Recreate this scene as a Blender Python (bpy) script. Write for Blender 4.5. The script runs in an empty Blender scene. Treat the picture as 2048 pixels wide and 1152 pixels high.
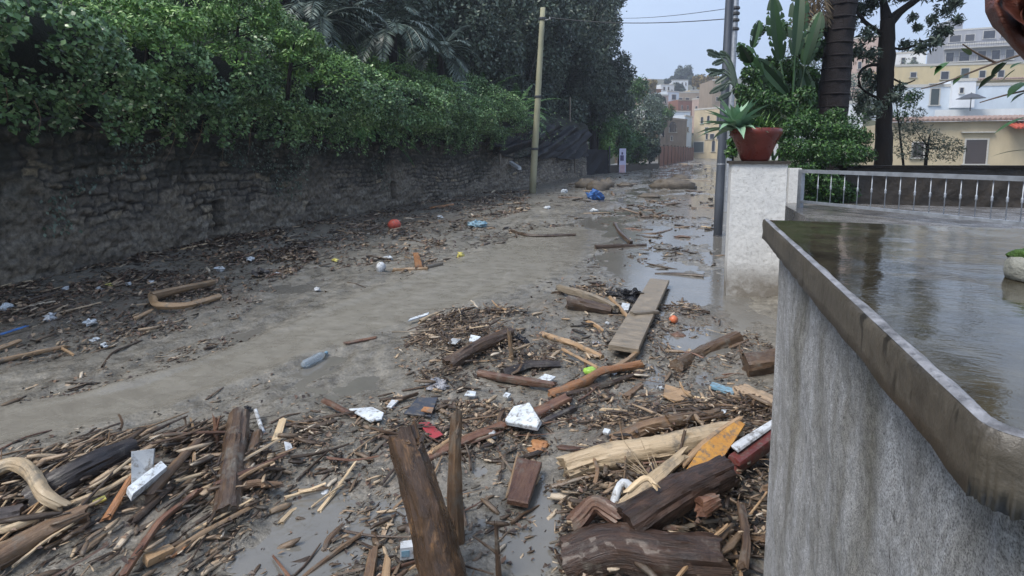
import bpy, math, random
import numpy as np
from mathutils import Vector
random.seed(7); RNG = np.random.RandomState(11)
R_ = math.radians
scene = bpy.context.scene
COL = scene.collection

# ------------------------------------------------------------------ camera, sky, sun, exposure
EYE = np.array([0.0, 0.0, 1.65]); FPX = 1100.0; CX = 1024.0; CY = 429.0
PITCH = math.atan(119 / 1100); YAW = math.atan(368 / (1100 * math.cos(PITCH) + 119 * math.sin(PITCH)))
cam_d = bpy.data.cameras.new("camera"); cam = bpy.data.objects.new("camera", cam_d); COL.objects.link(cam)
cam.location = EYE; cam.rotation_euler = (math.pi / 2 - PITCH, 0, YAW)
cam_d.sensor_width = 36; cam_d.lens = FPX / 2048 * 36; cam_d.shift_y = -(576 - CY) / 2048
cam_d.clip_start = 0.05; cam_d.clip_end = 3000
scene.camera = cam
world = bpy.data.worlds.new("World"); scene.world = world; world.use_nodes = True
wn = world.node_tree.nodes; wl = world.node_tree.links; wn.clear()
SUN_EL, SUN_AZ = R_(56), R_(-140)      # azimuth clockwise from +Y
sky = wn.new("ShaderNodeTexSky"); sky.sky_type = 'NISHITA'; sky.sun_disc = False
sky.sun_elevation = SUN_EL; sky.sun_rotation = SUN_AZ; sky.air_density = 1.0; sky.dust_density = 3.0; sky.ozone_density = 1.0
cloudy = wn.new("ShaderNodeMix"); cloudy.data_type = 'RGBA'; cloudy.inputs[0].default_value = 0.72
cloudy.inputs[7].default_value = (3.35, 4.2, 5.7, 1)
wl.new(sky.outputs[0], cloudy.inputs[6])
tcw = wn.new("ShaderNodeTexCoord"); cn = wn.new("ShaderNodeTexNoise"); cn.inputs['Scale'].default_value = 1.8; cn.inputs['Detail'].default_value = 5
mp = wn.new("ShaderNodeMapping"); mp.inputs['Scale'].default_value = (1, 1, 3.0)
wl.new(tcw.outputs['Generated'], mp.inputs[0]); wl.new(mp.outputs[0], cn.inputs[0])
cr = wn.new("ShaderNodeValToRGB"); cr.color_ramp.elements[0].position = .3; cr.color_ramp.elements[1].position = .75
cr.color_ramp.elements[0].color = (.80, .82, .86, 1); cr.color_ramp.elements[1].color = (1.12, 1.1, 1.06, 1)
wl.new(cn.outputs[0], cr.inputs[0])
mul = wn.new("ShaderNodeMix"); mul.data_type = 'RGBA'; mul.blend_type = 'MULTIPLY'; mul.inputs[0].default_value = 1
wl.new(cloudy.outputs[2], mul.inputs[6]); wl.new(cr.outputs[0], mul.inputs[7])
bg = wn.new("ShaderNodeBackground"); bg.inputs[1].default_value = 0.083
wo = wn.new("ShaderNodeOutputWorld"); wl.new(mul.outputs[2], bg.inputs[0]); wl.new(bg.outputs[0], wo.inputs[0])
sd = bpy.data.lights.new("sun", 'SUN'); sd.energy = 1.5; sd.angle = R_(28); sd.color = (1, .95, .88)
so = bpy.data.objects.new("sun", sd); COL.objects.link(so)
so.rotation_euler = Vector((-math.sin(SUN_AZ) * math.cos(SUN_EL), -math.cos(SUN_AZ) * math.cos(SUN_EL), -math.sin(SUN_EL))).to_track_quat('-Z', 'Y').to_euler()
vs = scene.view_settings; vs.view_transform = 'Standard'; vs.look = 'None'; vs.gamma = 1; vs.use_curve_mapping = False
vs.exposure = 1.4

# ------------------------------------------------------------------ measuring: points of the place from survey pixels
_F = np.array([-math.sin(YAW) * math.cos(PITCH), math.cos(YAW) * math.cos(PITCH), -math.sin(PITCH)])
_R = np.array([math.cos(YAW), math.sin(YAW), 0.0]); _U = np.cross(_R, _F)
def ray(px, py): return (px - CX) / FPX * _R + (CY - py) / FPX * _U + _F
def at(px, py, d): return EYE + ray(px, py) * d
def hitz(px, py, z):
    r = ray(px, py); return EYE + r * ((z - EYE[2]) / r[2])

# ------------------------------------------------------------------ noise
_T = RNG.rand(256, 256)
def vnoise(x, y):
    xi = np.floor(x).astype(int); yi = np.floor(y).astype(int); fx = x - xi; fy = y - yi
    fx = fx * fx * (3 - 2 * fx); fy = fy * fy * (3 - 2 * fy)
    a = _T[xi % 256, yi % 256]; b = _T[(xi + 1) % 256, yi % 256]; c = _T[xi % 256, (yi + 1) % 256]; d = _T[(xi + 1) % 256, (yi + 1) % 256]
    return (a * (1 - fx) + b * fx) * (1 - fy) + (c * (1 - fx) + d * fx) * fy - .5
def fbm(x, y, o=4):
    s = 0; a = 1
    for i in range(o):
        s = s + a * vnoise(x * 2 ** i + 17.3 * i, y * 2 ** i + 5.1 * i); a *= .5
    return s
def sstep(a, b, x):
    t = np.clip((x - a) / (b - a), 0, 1); return t * t * (3 - 2 * t)

# ------------------------------------------------------------------ objects
def tag(o, label=None, cat=None, group=None, kind=None):
    if label: o['label'] = label
    if cat: o['category'] = cat
    if group: o['group'] = group
    if kind: o['kind'] = kind
    return o
def thing(name, label, cat, loc=(0, 0, 0), group=None):
    o = bpy.data.objects.new(name, None); COL.objects.link(o); o.location = loc; o.empty_display_size = .1
    return tag(o, label, cat, group)
class MB:
    def __init__(s): s.v = []; s.f = []; s.g = []; s.n = 0
    def add(s, v, f, g=None):
        v = np.asarray(v, float).reshape(-1, 3); s.v.append(v); n = s.n
        s.f.extend([tuple(i + n for i in q) for q in f]); s.n += len(v)
        s.g.append(np.asarray(g, float).reshape(-1, 3) if g is not None else v)
        return s
def link(name, V, F, mat, parent=None, loc=None, smooth=False, G=None, extra=None):
    """V (n,3) world points, F faces; origin at loc or at the base of the shape"""
    V = np.asarray(V, float)
    if parent is not None:
        p = parent
        while p.parent: p = p.parent
        off = np.array(p.location)
    else: off = np.array(loc) if loc is not None else np.array([(V[:, 0].min() + V[:, 0].max()) / 2, (V[:, 1].min() + V[:, 1].max()) / 2, V[:, 2].min()])
    me = bpy.data.meshes.new(name); L = V - off
    if isinstance(F, np.ndarray):
        k = F.shape[1]
        me.vertices.add(len(L)); me.vertices.foreach_set('co', L.astype(np.float32).ravel())
        me.loops.add(F.size); me.loops.foreach_set('vertex_index', F.astype(np.int32).ravel())
        me.polygons.add(len(F)); me.polygons.foreach_set('loop_start', np.arange(0, F.size, k, dtype=np.int32))
        me.update(calc_edges=True)
    else: me.from_pydata(L.tolist(), [], F); me.update()
    if smooth: me.polygons.foreach_set('use_smooth', np.ones(len(me.polygons), bool))
    if G is not None:
        a = me.attributes.new('gc', 'FLOAT_VECTOR', 'POINT'); a.data.foreach_set('vector', np.asarray(G, np.float32).ravel())
    if extra is not None:
        for k_, arr in extra.items():
            a = me.attributes.new(k_, 'FLOAT', 'POINT'); a.data.foreach_set('value', np.asarray(arr, np.float32).ravel())
    me.materials.append(mat)
    o = bpy.data.objects.new(name, me); COL.objects.link(o)
    if parent is not None: o.parent = parent
    else: o.location = off
    return o
def sharp(o, deg=42):
    me = o.data; n = len(me.polygons); me.polygons.foreach_set('use_smooth', np.ones(n, bool)); fn = np.zeros(n * 3); me.polygons.foreach_get('normal', fn); fn = fn.reshape(-1, 3)
    ec = {}; cs = math.cos(R_(deg)); lt = [p.loop_total for p in me.polygons]; li = np.zeros(len(me.loops), np.int32); me.loops.foreach_get('edge_index', li); pi = np.repeat(np.arange(n), lt); od = np.argsort(li, kind='stable'); li = li[od]; pi = pi[od]
    same = np.where(li[1:] == li[:-1])[0]; dt = (fn[pi[same]] * fn[pi[same + 1]]).sum(1); sh = np.zeros(len(me.edges), bool); sh[li[same[dt < cs]]] = True
    a = me.attributes.new('sharp_edge', 'BOOLEAN', 'EDGE'); a.data.foreach_set('value', sh); return o
def build(mb, name, mat, parent=None, smooth=False, loc=None):
    return link(name, np.vstack(mb.v), mb.f, mat, parent, loc, smooth, G=np.vstack(mb.g))
def structure(o): return tag(o, kind='structure')

def box_vf(c, s, rz=0, taper=1.0):
    x, y, z = s[0] / 2, s[1] / 2, s[2]; t = taper
    v = np.array([[-x, -y, 0], [x, -y, 0], [x, y, 0], [-x, y, 0], [-x * t, -y * t, z], [x * t, -y * t, z], [x * t, y * t, z], [-x * t, y * t, z]])
    cz, sz = math.cos(rz), math.sin(rz)
    v = v @ np.array([[cz, sz, 0], [-sz, cz, 0], [0, 0, 1]]) + np.array(c)
    return v, [(0, 3, 2, 1), (4, 5, 6, 7), (0, 1, 5, 4), (1, 2, 6, 5), (2, 3, 7, 6), (3, 0, 4, 7)]
def box(mb, c, s, rz=0, taper=1.0): v, f = box_vf(c, s, rz, taper); return mb.add(v, f)
def obox(mb, o, a, b, c):
    """box from corner o and three edge vectors"""
    o, a, b, c = map(np.array, (o, a, b, c))
    v = [o, o + a, o + a + b, o + b, o + c, o + a + c, o + a + b + c, o + b + c]
    if np.dot(np.cross(a, b), c) < 0: f = [(0, 1, 2, 3), (4, 7, 6, 5), (0, 4, 5, 1), (1, 5, 6, 2), (2, 6, 7, 3), (3, 7, 4, 0)]
    else: f = [(0, 3, 2, 1), (4, 5, 6, 7), (0, 1, 5, 4), (1, 2, 6, 5), (2, 3, 7, 6), (3, 0, 4, 7)]
    return mb.add(v, f)
def lathe(mb, c, prof, n=24, wob=0, rs=None):
    V = []; F = []
    for (r, z) in prof:
        for k in range(n):
            a = 2 * math.pi * k / n; w = 1 + (wob * math.sin(3 * a + z * 9) if wob else 0)
            V.append((c[0] + r * w * math.cos(a), c[1] + r * w * math.sin(a), c[2] + z))
    m = len(prof)
    for i in range(m - 1):
        for k in range(n):
            F.append((i * n + k, i * n + (k + 1) % n, (i + 1) * n + (k + 1) % n, (i + 1) * n + k))
    F.append(tuple(range(n))[::-1]); F.append(tuple((m - 1) * n + k for k in range(n)))
    return mb.add(V, F)
def sweep(mb, pts, rad, sides=8, shape='round', thick=.3, jag=.0, rough=.08, seed=0, sub=6, up0=None):
    """irregular bar or tube along pts; gc carries (length, across, across) for the grain"""
    r = np.random.RandomState(seed); P = np.asarray(pts, float); rad = np.atleast_1d(np.asarray(rad, float))
    if len(rad) != len(P): rad = np.interp(np.linspace(0, 1, len(P)), np.linspace(0, 1, len(rad)), rad) if len(rad) > 1 else np.repeat(rad, len(P))
    seg = np.linalg.norm(np.diff(P, axis=0), axis=1); L = np.r_[0, np.cumsum(seg)]; tot = L[-1]
    n = max(2, sub + 1, len(P)); t = np.linspace(0, tot, n)
    # smooth polyline sampling
    Q = np.stack([np.interp(t, L, P[:, k]) for k in range(3)], 1)
    if len(P) > 2:
        for _ in range(2 if n < 20 else n): Q[1:-1] = (Q[:-2] + 2 * Q[1:-1] + Q[2:]) / 4
    RR = np.interp(t, L, rad)
    T = np.gradient(Q, axis=0); T /= np.linalg.norm(T, axis=1)[:, None] + 1e-9
    u = np.array(up0 if up0 is not None else (0, 0, 1.0))
    if shape == 'round':
        A = np.linspace(0, 2 * math.pi, sides, endpoint=False); pr = np.stack([np.cos(A), np.sin(A)], 1) * (1 + (1 if sides < 12 else .12) * r.uniform(-rough, rough, sides))[:, None]
    elif shape == 'split':
        A = np.linspace(-.15, math.pi + .15, sides); pr = np.stack([np.cos(A), np.sin(A) * .8 - .1], 1) * (1 + r.uniform(-rough, rough, sides))[:, None]
    else:
        k = .86; w = 1; h = thick
        pr = np.array([[-w * k, -h], [w * k, -h], [w, -h * .7], [w, h * .7], [w * k, h], [0, h * 1.02], [-w * k, h], [-w, h * .7], [-w, -h * .7]])
        sides = len(pr)
    V = []; G = []
    s_off = r.uniform(0, 50)
    ends = r.uniform(-1, 1, sides) if sides < 12 else 2.2 * fbm(np.cos(np.arange(sides) / sides * 6.283) * 1.6 + seed, np.sin(np.arange(sides) / sides * 6.283) * 1.6 + seed * .3, 3); hs_ = .5 if shape == 'plank' else 1.0; o1 = r.uniform(0, 90)
    ang = np.arange(sides) / sides * 2 * math.pi; rm = max(RR.mean(), 1e-4)
    LU, AN = np.meshgrid(t, ang, indexing='ij')
    f_ = 1 if sides > 11 else 0; gr = fbm(np.cos(AN) * 4.5 + LU * 2.5 + o1, np.sin(AN) * 4.5 + LU * 1.7 + o1, 3)
    lum = 1 + f_ * .16 * gr + f_ * .14 * fbm(np.cos(AN) * 7 + LU * 9 + o1, np.sin(AN) * 7 - LU * 7, 3) + hs_ * rough * (.45 if sides > 11 else 1) * (2.2 * fbm(LU / rm * .35 + o1, np.cos(AN) * 1.1 + o1, 3) + 1.6 * fbm(LU / rm * .25 + o1, np.sin(AN) * 1.3 + 2 * o1, 3) + 0)
    for i in range(n):
        a = np.cross(T[i], u)
        if np.linalg.norm(a) < 1e-3: a = np.cross(T[i], (0, 1, 0.01))
        a /= np.linalg.norm(a); b = np.cross(a, T[i])
        for k in range(sides):
            q = Q[i] + (a * pr[k, 0] + b * pr[k, 1]) * RR[i] * lum[i, k]
            if i in (0, n - 1): q = q + T[i] * ends[((k * 5 if sides < 12 else k) + i) % sides] * jag
            V.append(q); G.append((s_off + t[i], pr[k, 0] * RR[i] + s_off, pr[k, 1] * RR[i]))
    F = []
    for i in range(n - 1):
        for k in range(sides):
            F.append((i * sides + k, i * sides + (k + 1) % sides, (i + 1) * sides + (k + 1) % sides, (i + 1) * sides + k))
    c0 = len(V); V += [Q[0] + T[0] * jag * .2, Q[-1] - T[-1] * jag * .2]; G += [(s_off, s_off, 0), (s_off + tot, s_off, 0)]
    for k in range(sides):
        F.append((c0, (k + 1) % sides, k)); F.append((c0 + 1, (n - 1) * sides + k, (n - 1) * sides + (k + 1) % sides))
    return mb.add(V, [f[::-1] for f in F], G)
def blob(mb, c, r, rough=.2, seed=0, n=14, m=9, freq=2.2):
    rr = np.random.RandomState(seed); o = rr.uniform(0, 100, 2); V = []; F = []
    for i in range(m + 1):
        ph = math.pi * i / m
        for k in range(n):
            a = 2 * math.pi * k / n; d = np.array([math.sin(ph) * math.cos(a), math.sin(ph) * math.sin(a), -math.cos(ph)])
            w = 1 + rough * 2 * float(fbm(np.array([d[0] * freq + o[0] + d[2]]), np.array([d[1] * freq + o[1] + d[2] * 1.7]), 3)[0])
            V.append(np.array(c) + d * np.array(r) * w)
    for i in range(m):
        for k in range(n): F.append((i * n + k, i * n + (k + 1) % n, (i + 1) * n + (k + 1) % n, (i + 1) * n + k))
    return mb.add(V, F)

# ------------------------------------------------------------------ materials
def NT(name):
    m = bpy.data.materials.new(name); m.use_nodes = True; nt = m.node_tree; nt.nodes.clear()
    out = nt.nodes.new('ShaderNodeOutputMaterial'); b = nt.nodes.new('ShaderNodeBsdfPrincipled'); nt.links.new(b.outputs[0], out.inputs[0])
    return m, nt, b
def node(nt, t, **kw):
    n = nt.nodes.new(t)
    for k, v in kw.items():
        if k.startswith('i_'):
            key = k[2:]; key = int(key) if key.isdigit() else key.replace('_', ' ')
            n.inputs[key].default_value = v
        else: setattr(n, k, v)
    return n
def ramp(nt, fac, stops, interp='LINEAR'):
    n = nt.nodes.new('ShaderNodeValToRGB'); e = n.color_ramp.elements; n.color_ramp.interpolation = interp
    while len(e) < len(stops): e.new(.5)
    for i, (p, c) in enumerate(stops): e[i].position = p; e[i].color = (*c, 1) if len(c) == 3 else c
    nt.links.new(fac, n.inputs[0]); return n.outputs[0]
def coords(nt, src='Object', scale=(1, 1, 1), attr=None):
    m = nt.nodes.new('ShaderNodeMapping'); m.inputs['Scale'].default_value = scale
    if attr: a = node(nt, 'ShaderNodeAttribute', attribute_name=attr); nt.links.new(a.outputs['Vector'], m.inputs[0])
    elif src == 'World': g = nt.nodes.new('ShaderNodeNewGeometry'); nt.links.new(g.outputs['Position'], m.inputs[0])
    else: t = nt.nodes.new('ShaderNodeTexCoord'); nt.links.new(t.outputs[src], m.inputs[0])
    return m.outputs[0]
def noise(nt, co, scale, detail=5, rough=.6, dist=0):
    n = node(nt, 'ShaderNodeTexNoise', i_Scale=scale, i_Detail=detail, i_Roughness=rough, i_Distortion=dist); nt.links.new(co, n.inputs[0]); return n.outputs[0]
def bump(nt, b, h, strength=.5, dist=.01):
    n = node(nt, 'ShaderNodeBump', i_Strength=strength, i_Distance=dist); nt.links.new(h, n.inputs['Height'])
    if b.inputs['Normal'].is_linked: nt.links.new(b.inputs['Normal'].links[0].from_socket, n.inputs['Normal'])
    nt.links.new(n.outputs[0], b.inputs['Normal'])
def mix(nt, f, a, b_, mode='MIX'):
    n = node(nt, 'ShaderNodeMix', data_type='RGBA', blend_type=mode)
    for s, i in ((f, 0), (a, 6), (b_, 7)):
        if hasattr(s, 'links'): nt.links.new(s, n.inputs[i])
        else: n.inputs[i].default_value = s if i == 0 else (*s[:3], 1)
    return n.outputs[2]
def maprange(nt, v, a, b_, c, d):
    n = nt.nodes.new('ShaderNodeMapRange'); n.inputs[1].default_value = a; n.inputs[2].default_value = b_; n.inputs[3].default_value = c; n.inputs[4].default_value = d
    nt.links.new(v, n.inputs[0]); return n.outputs[0]
def mmath(nt, op, a, b_=None):
    n = node(nt, 'ShaderNodeMath', operation=op)
    for i, s in enumerate((a, b_)):
        if s is None: continue
        if hasattr(s, 'links'): nt.links.new(s, n.inputs[i])
        else: n.inputs[i].default_value = s
    return n.outputs[0]

def simple(name, c1, c2, scale=8, rough=.6, rough2=None, bstr=.2, bdist=.005, co='Object', cscale=(1, 1, 1), metal=0, trans=0, spec=.5, rnd=0, mud=0):
    m, nt, b = NT(name); c = coords(nt, co, cscale); n = noise(nt, c, scale)
    col = ramp(nt, n, [(.3, c1), (.7, c2)])
    if rnd:
        oi = nt.nodes.new('ShaderNodeObjectInfo'); col = mix(nt, 1, col, ramp(nt, oi.outputs['Random'], [(0, (1 - rnd,) * 3), (1, (1 + rnd * .3,) * 3)]), 'MULTIPLY')
    if mud: col = mix(nt, ramp(nt, noise(nt, coords(nt, 'World'), 26, 6, .75), [(mud, (0, 0, 0)), (mud + .12, (.85, .85, .85))]), col, (.12, .104, .084))
    nt.links.new(col, b.inputs['Base Color'])
    nt.links.new(maprange(nt, n, .3, .7, rough, rough2 if rough2 is not None else rough), b.inputs['Roughness'])
    n2 = noise(nt, c, scale * 4); bump(nt, b, n2, bstr, bdist)
    b.inputs['Metallic'].default_value = metal; b.inputs['Transmission Weight'].default_value = trans; b.inputs['Specular IOR Level'].default_value = spec
    return m
def wood(name, stops, rough=(.28, .6), bstr=.9, island=None, coat=.2, mud0=.53, patch=None):
    m, nt, b = NT(name)
    c = coords(nt, scale=(4, 55, 55), attr='gc'); n = noise(nt, c, 1.0, 6, .7, .4)
    cc = coords(nt, scale=(9, 14, 14), attr='gc'); n2 = noise(nt, cc, 1.0, 4, .6)
    f = mmath(nt, 'ADD', mmath(nt, 'MULTIPLY', n, .65), mmath(nt, 'MULTIPLY', n2, .45))
    col = ramp(nt, f, stops)
    oi = nt.nodes.new('ShaderNodeObjectInfo'); col = mix(nt, 1, col, ramp(nt, oi.outputs['Random'], [(0, (.6, .6, .62)), (1, (1.25, 1.2, 1.15))]), 'MULTIPLY')
    if island:
        g = nt.nodes.new('ShaderNodeNewGeometry'); col2 = ramp(nt, g.outputs['Random Per Island'], island)
        col = mix(nt, 1, ramp(nt, f, [(.25, (.45, .45, .45)), (.75, (1.3, 1.3, 1.3))]), col2, 'MULTIPLY')
    if patch:
        pn = noise(nt, coords(nt, scale=(9, 22, 22), attr='gc'), 1, 6, .75, .6); col = mix(nt, ramp(nt, pn, [(.52, (0, 0, 0)), (.62, (.85, .85, .85))]), col, patch)
    # mud smeared on
    w = noise(nt, coords(nt, 'World'), 9, 5, .7); col = mix(nt, ramp(nt, w, [(mud0, (0, 0, 0)), (mud0 + .13, (.75, .75, .75))]), col, (.15, .135, .11))
    nt.links.new(col, b.inputs['Base Color'])
    nt.links.new(maprange(nt, n2, .3, .7, *rough), b.inputs['Roughness'])
    bump(nt, b, f, bstr, .018)
    hf = noise(nt, coords(nt, scale=(60, 140, 140), attr='gc'), 1, 4, .7); bump(nt, b, hf, .5, .003)
    b.inputs['Coat Weight'].default_value = coat; b.inputs['Coat Roughness'].default_value = .18
    return m
M = {}
M['bark_dark'] = wood('dark_wet_bark', [(.25, (.018, .012, .009)), (.5, (.055, .034, .022)), (.75, (.13, .085, .05))])
M['bark_brown'] = wood('brown_bark', [(.25, (.05, .03, .018)), (.5, (.14, .085, .048)), (.78, (.27, .18, .10))])
M['bark_black'] = wood('black_wet_wood', [(.25, (.008, .007, .008)), (.5, (.028, .022, .022)), (.8, (.08, .065, .06))])
M['wood_red'] = wood('red_brown_wood', [(.25, (.05, .023, .015)), (.5, (.12, .058, .036)), (.78, (.24, .14, .085))])
M['wood_tan'] = wood('tan_wood', [(.25, (.16, .10, .055)), (.5, (.34, .225, .125)), (.78, (.48, .34, .2))])
M['wood_pale'] = wood('pale_split_wood', [(.25, (.28, .2, .115)), (.5, (.52, .40, .25)), (.78, (.68, .56, .38))], coat=.1)
M['log_wet'] = wood('stripped_wet_bark', [(.25, (.012, .008, .005)), (.5, (.045, .026, .014)), (.75, (.11, .062, .032))], rough=(.15, .4), bstr=1, coat=.45, mud0=.7, patch=(.21, .115, .05))
M['stump'] = wood('red_black_stump', [(.25, (.006, .004, .0035)), (.5, (.024, .014, .010)), (.78, (.07, .036, .022))], rough=(.3, .6), bstr=1, coat=.2, mud0=.6, patch=(.07, .038, .024))
M['wood_grey'] = wood('grey_weathered_wood', [(.25, (.09, .075, .058)), (.5, (.17, .145, .11)), (.78, (.27, .23, .175))], coat=.1)
M['wood_orange'] = wood('orange_wood', [(.25, (.2, .085, .03)), (.5, (.38, .17, .065)), (.78, (.5, .27, .12))])
M['wood_yellow'] = simple('golden_yellow_paint', (.36, .16, .03), (.52, .27, .05), 22, .3, .55, .6, mud=.50)
ISL = [(0, (.022, .015, .011)), (.25, (.05, .033, .022)), (.48, (.10, .067, .043)), (.64, (.18, .125, .08)), (.8, (.32, .23, .15)), (.92, (.5, .38, .25)), (1, (.62, .54, .43))]
M['debris'] = wood('mixed_wood_debris', [(.2, (0, 0, 0)), (1, (1, 1, 1))], island=ISL, coat=.15)
M['debris_dark'] = wood('dark_soaked_debris', [(.2, (0, 0, 0)), (1, (1, 1, 1))], island=[(0, (.02, .015, .011)), (.5, (.05, .036, .026)), (.8, (.10, .07, .05)), (.94, (.2, .14, .09)), (1, (.4, .3, .2))], coat=.1)
M['litter'] = wood('leaf_and_bark_litter', [(.2, (0, 0, 0)), (1, (1, 1, 1))], island=[(0, (.025, .017, .013)), (.35, (.065, .04, .028)), (.6, (.13, .075, .05)), (.8, (.23, .15, .095)), (1, (.4, .3, .2))], coat=.1)
M['white'] = simple('dirty_white_plastic', (.4, .42, .44), (.62, .65, .68), 14, .35, .5, .15, mud=.50)
M['foam'] = simple('polystyrene_foam', (.45, .5, .54), (.66, .7, .73), 18, .6, .8, .4, mud=.50)
M['greyfoam'] = simple('grey_sheet', (.26, .28, .3), (.4, .42, .43), 12, .4, .6, .4, mud=.50)
M['black'] = simple('black_plastic_bag', (.006, .006, .008), (.016, .016, .02), 10, .18, .32, .9, .02)
M['slate'] = simple('slate_blue_board', (.03, .037, .052), (.05, .058, .078), 16, .45, .6, .3, mud=.50)
M['red'] = simple('red_plastic', (.32, .035, .045), (.42, .06, .07), 12, .3, .4, .2, mud=.50)
M['redball'] = simple('red_rubber', (.55, .075, .045), (.65, .12, .08), 12, .35, .5, .2, mud=.50)
M['orange'] = simple('orange_rubber', (.55, .13, .05), (.62, .2, .09), 12, .35, .5, .2, mud=.50)
M['blue'] = simple('blue_plastic', (.02, .11, .4), (.05, .19, .5), 12, .3, .4, .6, mud=.50)
M['blueg'] = simple('blue_grey_cloth', (.1, .24, .34), (.26, .38, .45), 12, .5, .6, .6, mud=.50)
M['lime'] = simple('lime_plastic', (.25, .5, .06), (.4, .62, .12), 12, .35, .5, .3, mud=.50)
M['yellow'] = simple('yellow_plastic', (.55, .48, .08), (.65, .6, .2), 12, .35, .5, .3, mud=.50)
M['darkred'] = simple('dark_red_paint', (.09, .02, .018), (.14, .035, .03), 12, .35, .5, .3, mud=.50)
M['clear'] = simple('clear_plastic', (.5, .6, .68), (.72, .78, .82), 10, .12, .25, .5, .01, trans=.75)
M['film'] = simple('milky_plastic_film', (.42, .42, .46), (.6, .6, .63), 10, .2, .35, .9, .02, trans=.35, mud=.50)

# mud ------------------------------------------------
m, nt, b = NT('wet_mud'); W = coords(nt, 'World')
n1 = noise(nt, W, .9, 6, .62); n2 = noise(nt, W, 7, 6, .65); n3 = noise(nt, W, 55, 5, .7)
ca = node(nt, 'ShaderNodeAttribute', attribute_name='silt')
c = ramp(nt, n1, [(.3, (.145, .135, .115)), (.52, (.19, .178, .152)), (.72, (.23, .215, .182))])
c = mix(nt, ca.outputs['Fac'], c, (.205, .188, .152))
c = mix(nt, 1, c, ramp(nt, n2, [(.3, (.5, .49, .48)), (.6, (1.2, 1.19, 1.18))]), 'MULTIPLY')
lit = node(nt, 'ShaderNodeAttribute', attribute_name='litter')
c = mix(nt, mmath(nt, 'MULTIPLY', lit.outputs['Fac'], ramp(nt, n2, [(.42, (0, 0, 0)), (.62, (.75, .75, .75))])), c, (.09, .062, .043))
c = mix(nt, 1, c, ramp(nt, n3, [(.33, (.6, .6, .6)), (.6, (1.15, 1.15, 1.15))]), 'MULTIPLY')
flow = noise(nt, coords(nt, 'World', (1.2, 2.6, 1)), 3, 4, .55, 1.2)
smooth_c = ramp(nt, flow, [(.3, (.175, .162, .137)), (.55, (.21, .196, .166)), (.72, (.24, .224, .19))])
sf = mmath(nt, 'MULTIPLY', ca.outputs['Fac'], .85); c = mix(nt, sf, c, smooth_c)
nt.links.new(c, b.inputs['Base Color']); inv = mmath(nt, 'SUBTRACT', 1.0, sf)
wet = node(nt, 'ShaderNodeAttribute', attribute_name='wet')
rg = maprange(nt, mmath(nt, 'ADD', n2, mmath(nt, 'MULTIPLY', n1, .6)), .6, 1.0, .2, .5)
rmix = node(nt, 'ShaderNodeMix', data_type='FLOAT'); nt.links.new(wet.outputs['Fac'], rmix.inputs[0]); nt.links.new(rg, rmix.inputs[2]); rmix.inputs[3].default_value = .11; nt.links.new(rmix.outputs[0], b.inputs['Roughness'])
bump(nt, b, mmath(nt, 'MULTIPLY', n3, inv), .6, .008); bump(nt, b, mmath(nt, 'MULTIPLY', n2, inv), .6, .05); bump(nt, b, flow, .25, .02)
M['mud'] = m
m, nt, b = NT('muddy_water'); W = coords(nt, 'World')
n1 = noise(nt, W, 2.5, 4); b.inputs['Roughness'].default_value = .05
nt.links.new(ramp(nt, n1, [(.3, (.13, .125, .112)), (.7, (.17, .16, .14))]), b.inputs['Base Color'])
bump(nt, b, noise(nt, coords(nt, 'World', (1, 1, 1)), 14, 4, .6), .12, .02); b.inputs['IOR'].default_value = 1.62
M['water'] = m
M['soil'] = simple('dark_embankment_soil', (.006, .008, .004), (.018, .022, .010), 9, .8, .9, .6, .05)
M['far_ground'] = simple('far_hillside', (.05, .06, .03), (.12, .11, .07), .15, .9, .9, .3, .2, co='World')

# stone wall
m, nt, b = NT('old_masonry'); W = coords(nt, 'World')
tint = node(nt, 'ShaderNodeAttribute', attribute_name='tint'); hgt = node(nt, 'ShaderNodeAttribute', attribute_name='joint')
n1 = noise(nt, W, 1.3, 5); n2 = noise(nt, W, 14, 6, .7)
c = ramp(nt, tint.outputs['Fac'], [(0, (.045, .039, .032)), (.4, (.10, .086, .068)), (.7, (.16, .135, .10)), (.9, (.22, .2, .165)), (1, (.3, .235, .14))])
c = mix(nt, ramp(nt, n1, [(.45, (0, 0, 0)), (.65, (.7, .7, .7))]), c, (.14, .125, .1))
c = mix(nt, 1, c, ramp(nt, n2, [(.33, (.3, .3, .3)), (.62, (1.5, 1.47, 1.42))]), 'MULTIPLY')
c = mix(nt, hgt.outputs['Fac'], c, (.012, .01, .008))
moss = node(nt, 'ShaderNodeAttribute', attribute_name='moss')
c = mix(nt, mmath(nt, 'MULTIPLY', moss.outputs['Fac'], ramp(nt, noise(nt, W, 4, 6, .7), [(.32, (0, 0, 0)), (.55, (1, 1, 1))])), c, (.014, .016, .008))  # moss together with the overhanging creeper's shade, painted as one dark tone
nt.links.new(c, b.inputs['Base Color']); b.inputs['Roughness'].default_value = .62
bump(nt, b, n2, .7, .02)
M['masonry'] = m

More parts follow.
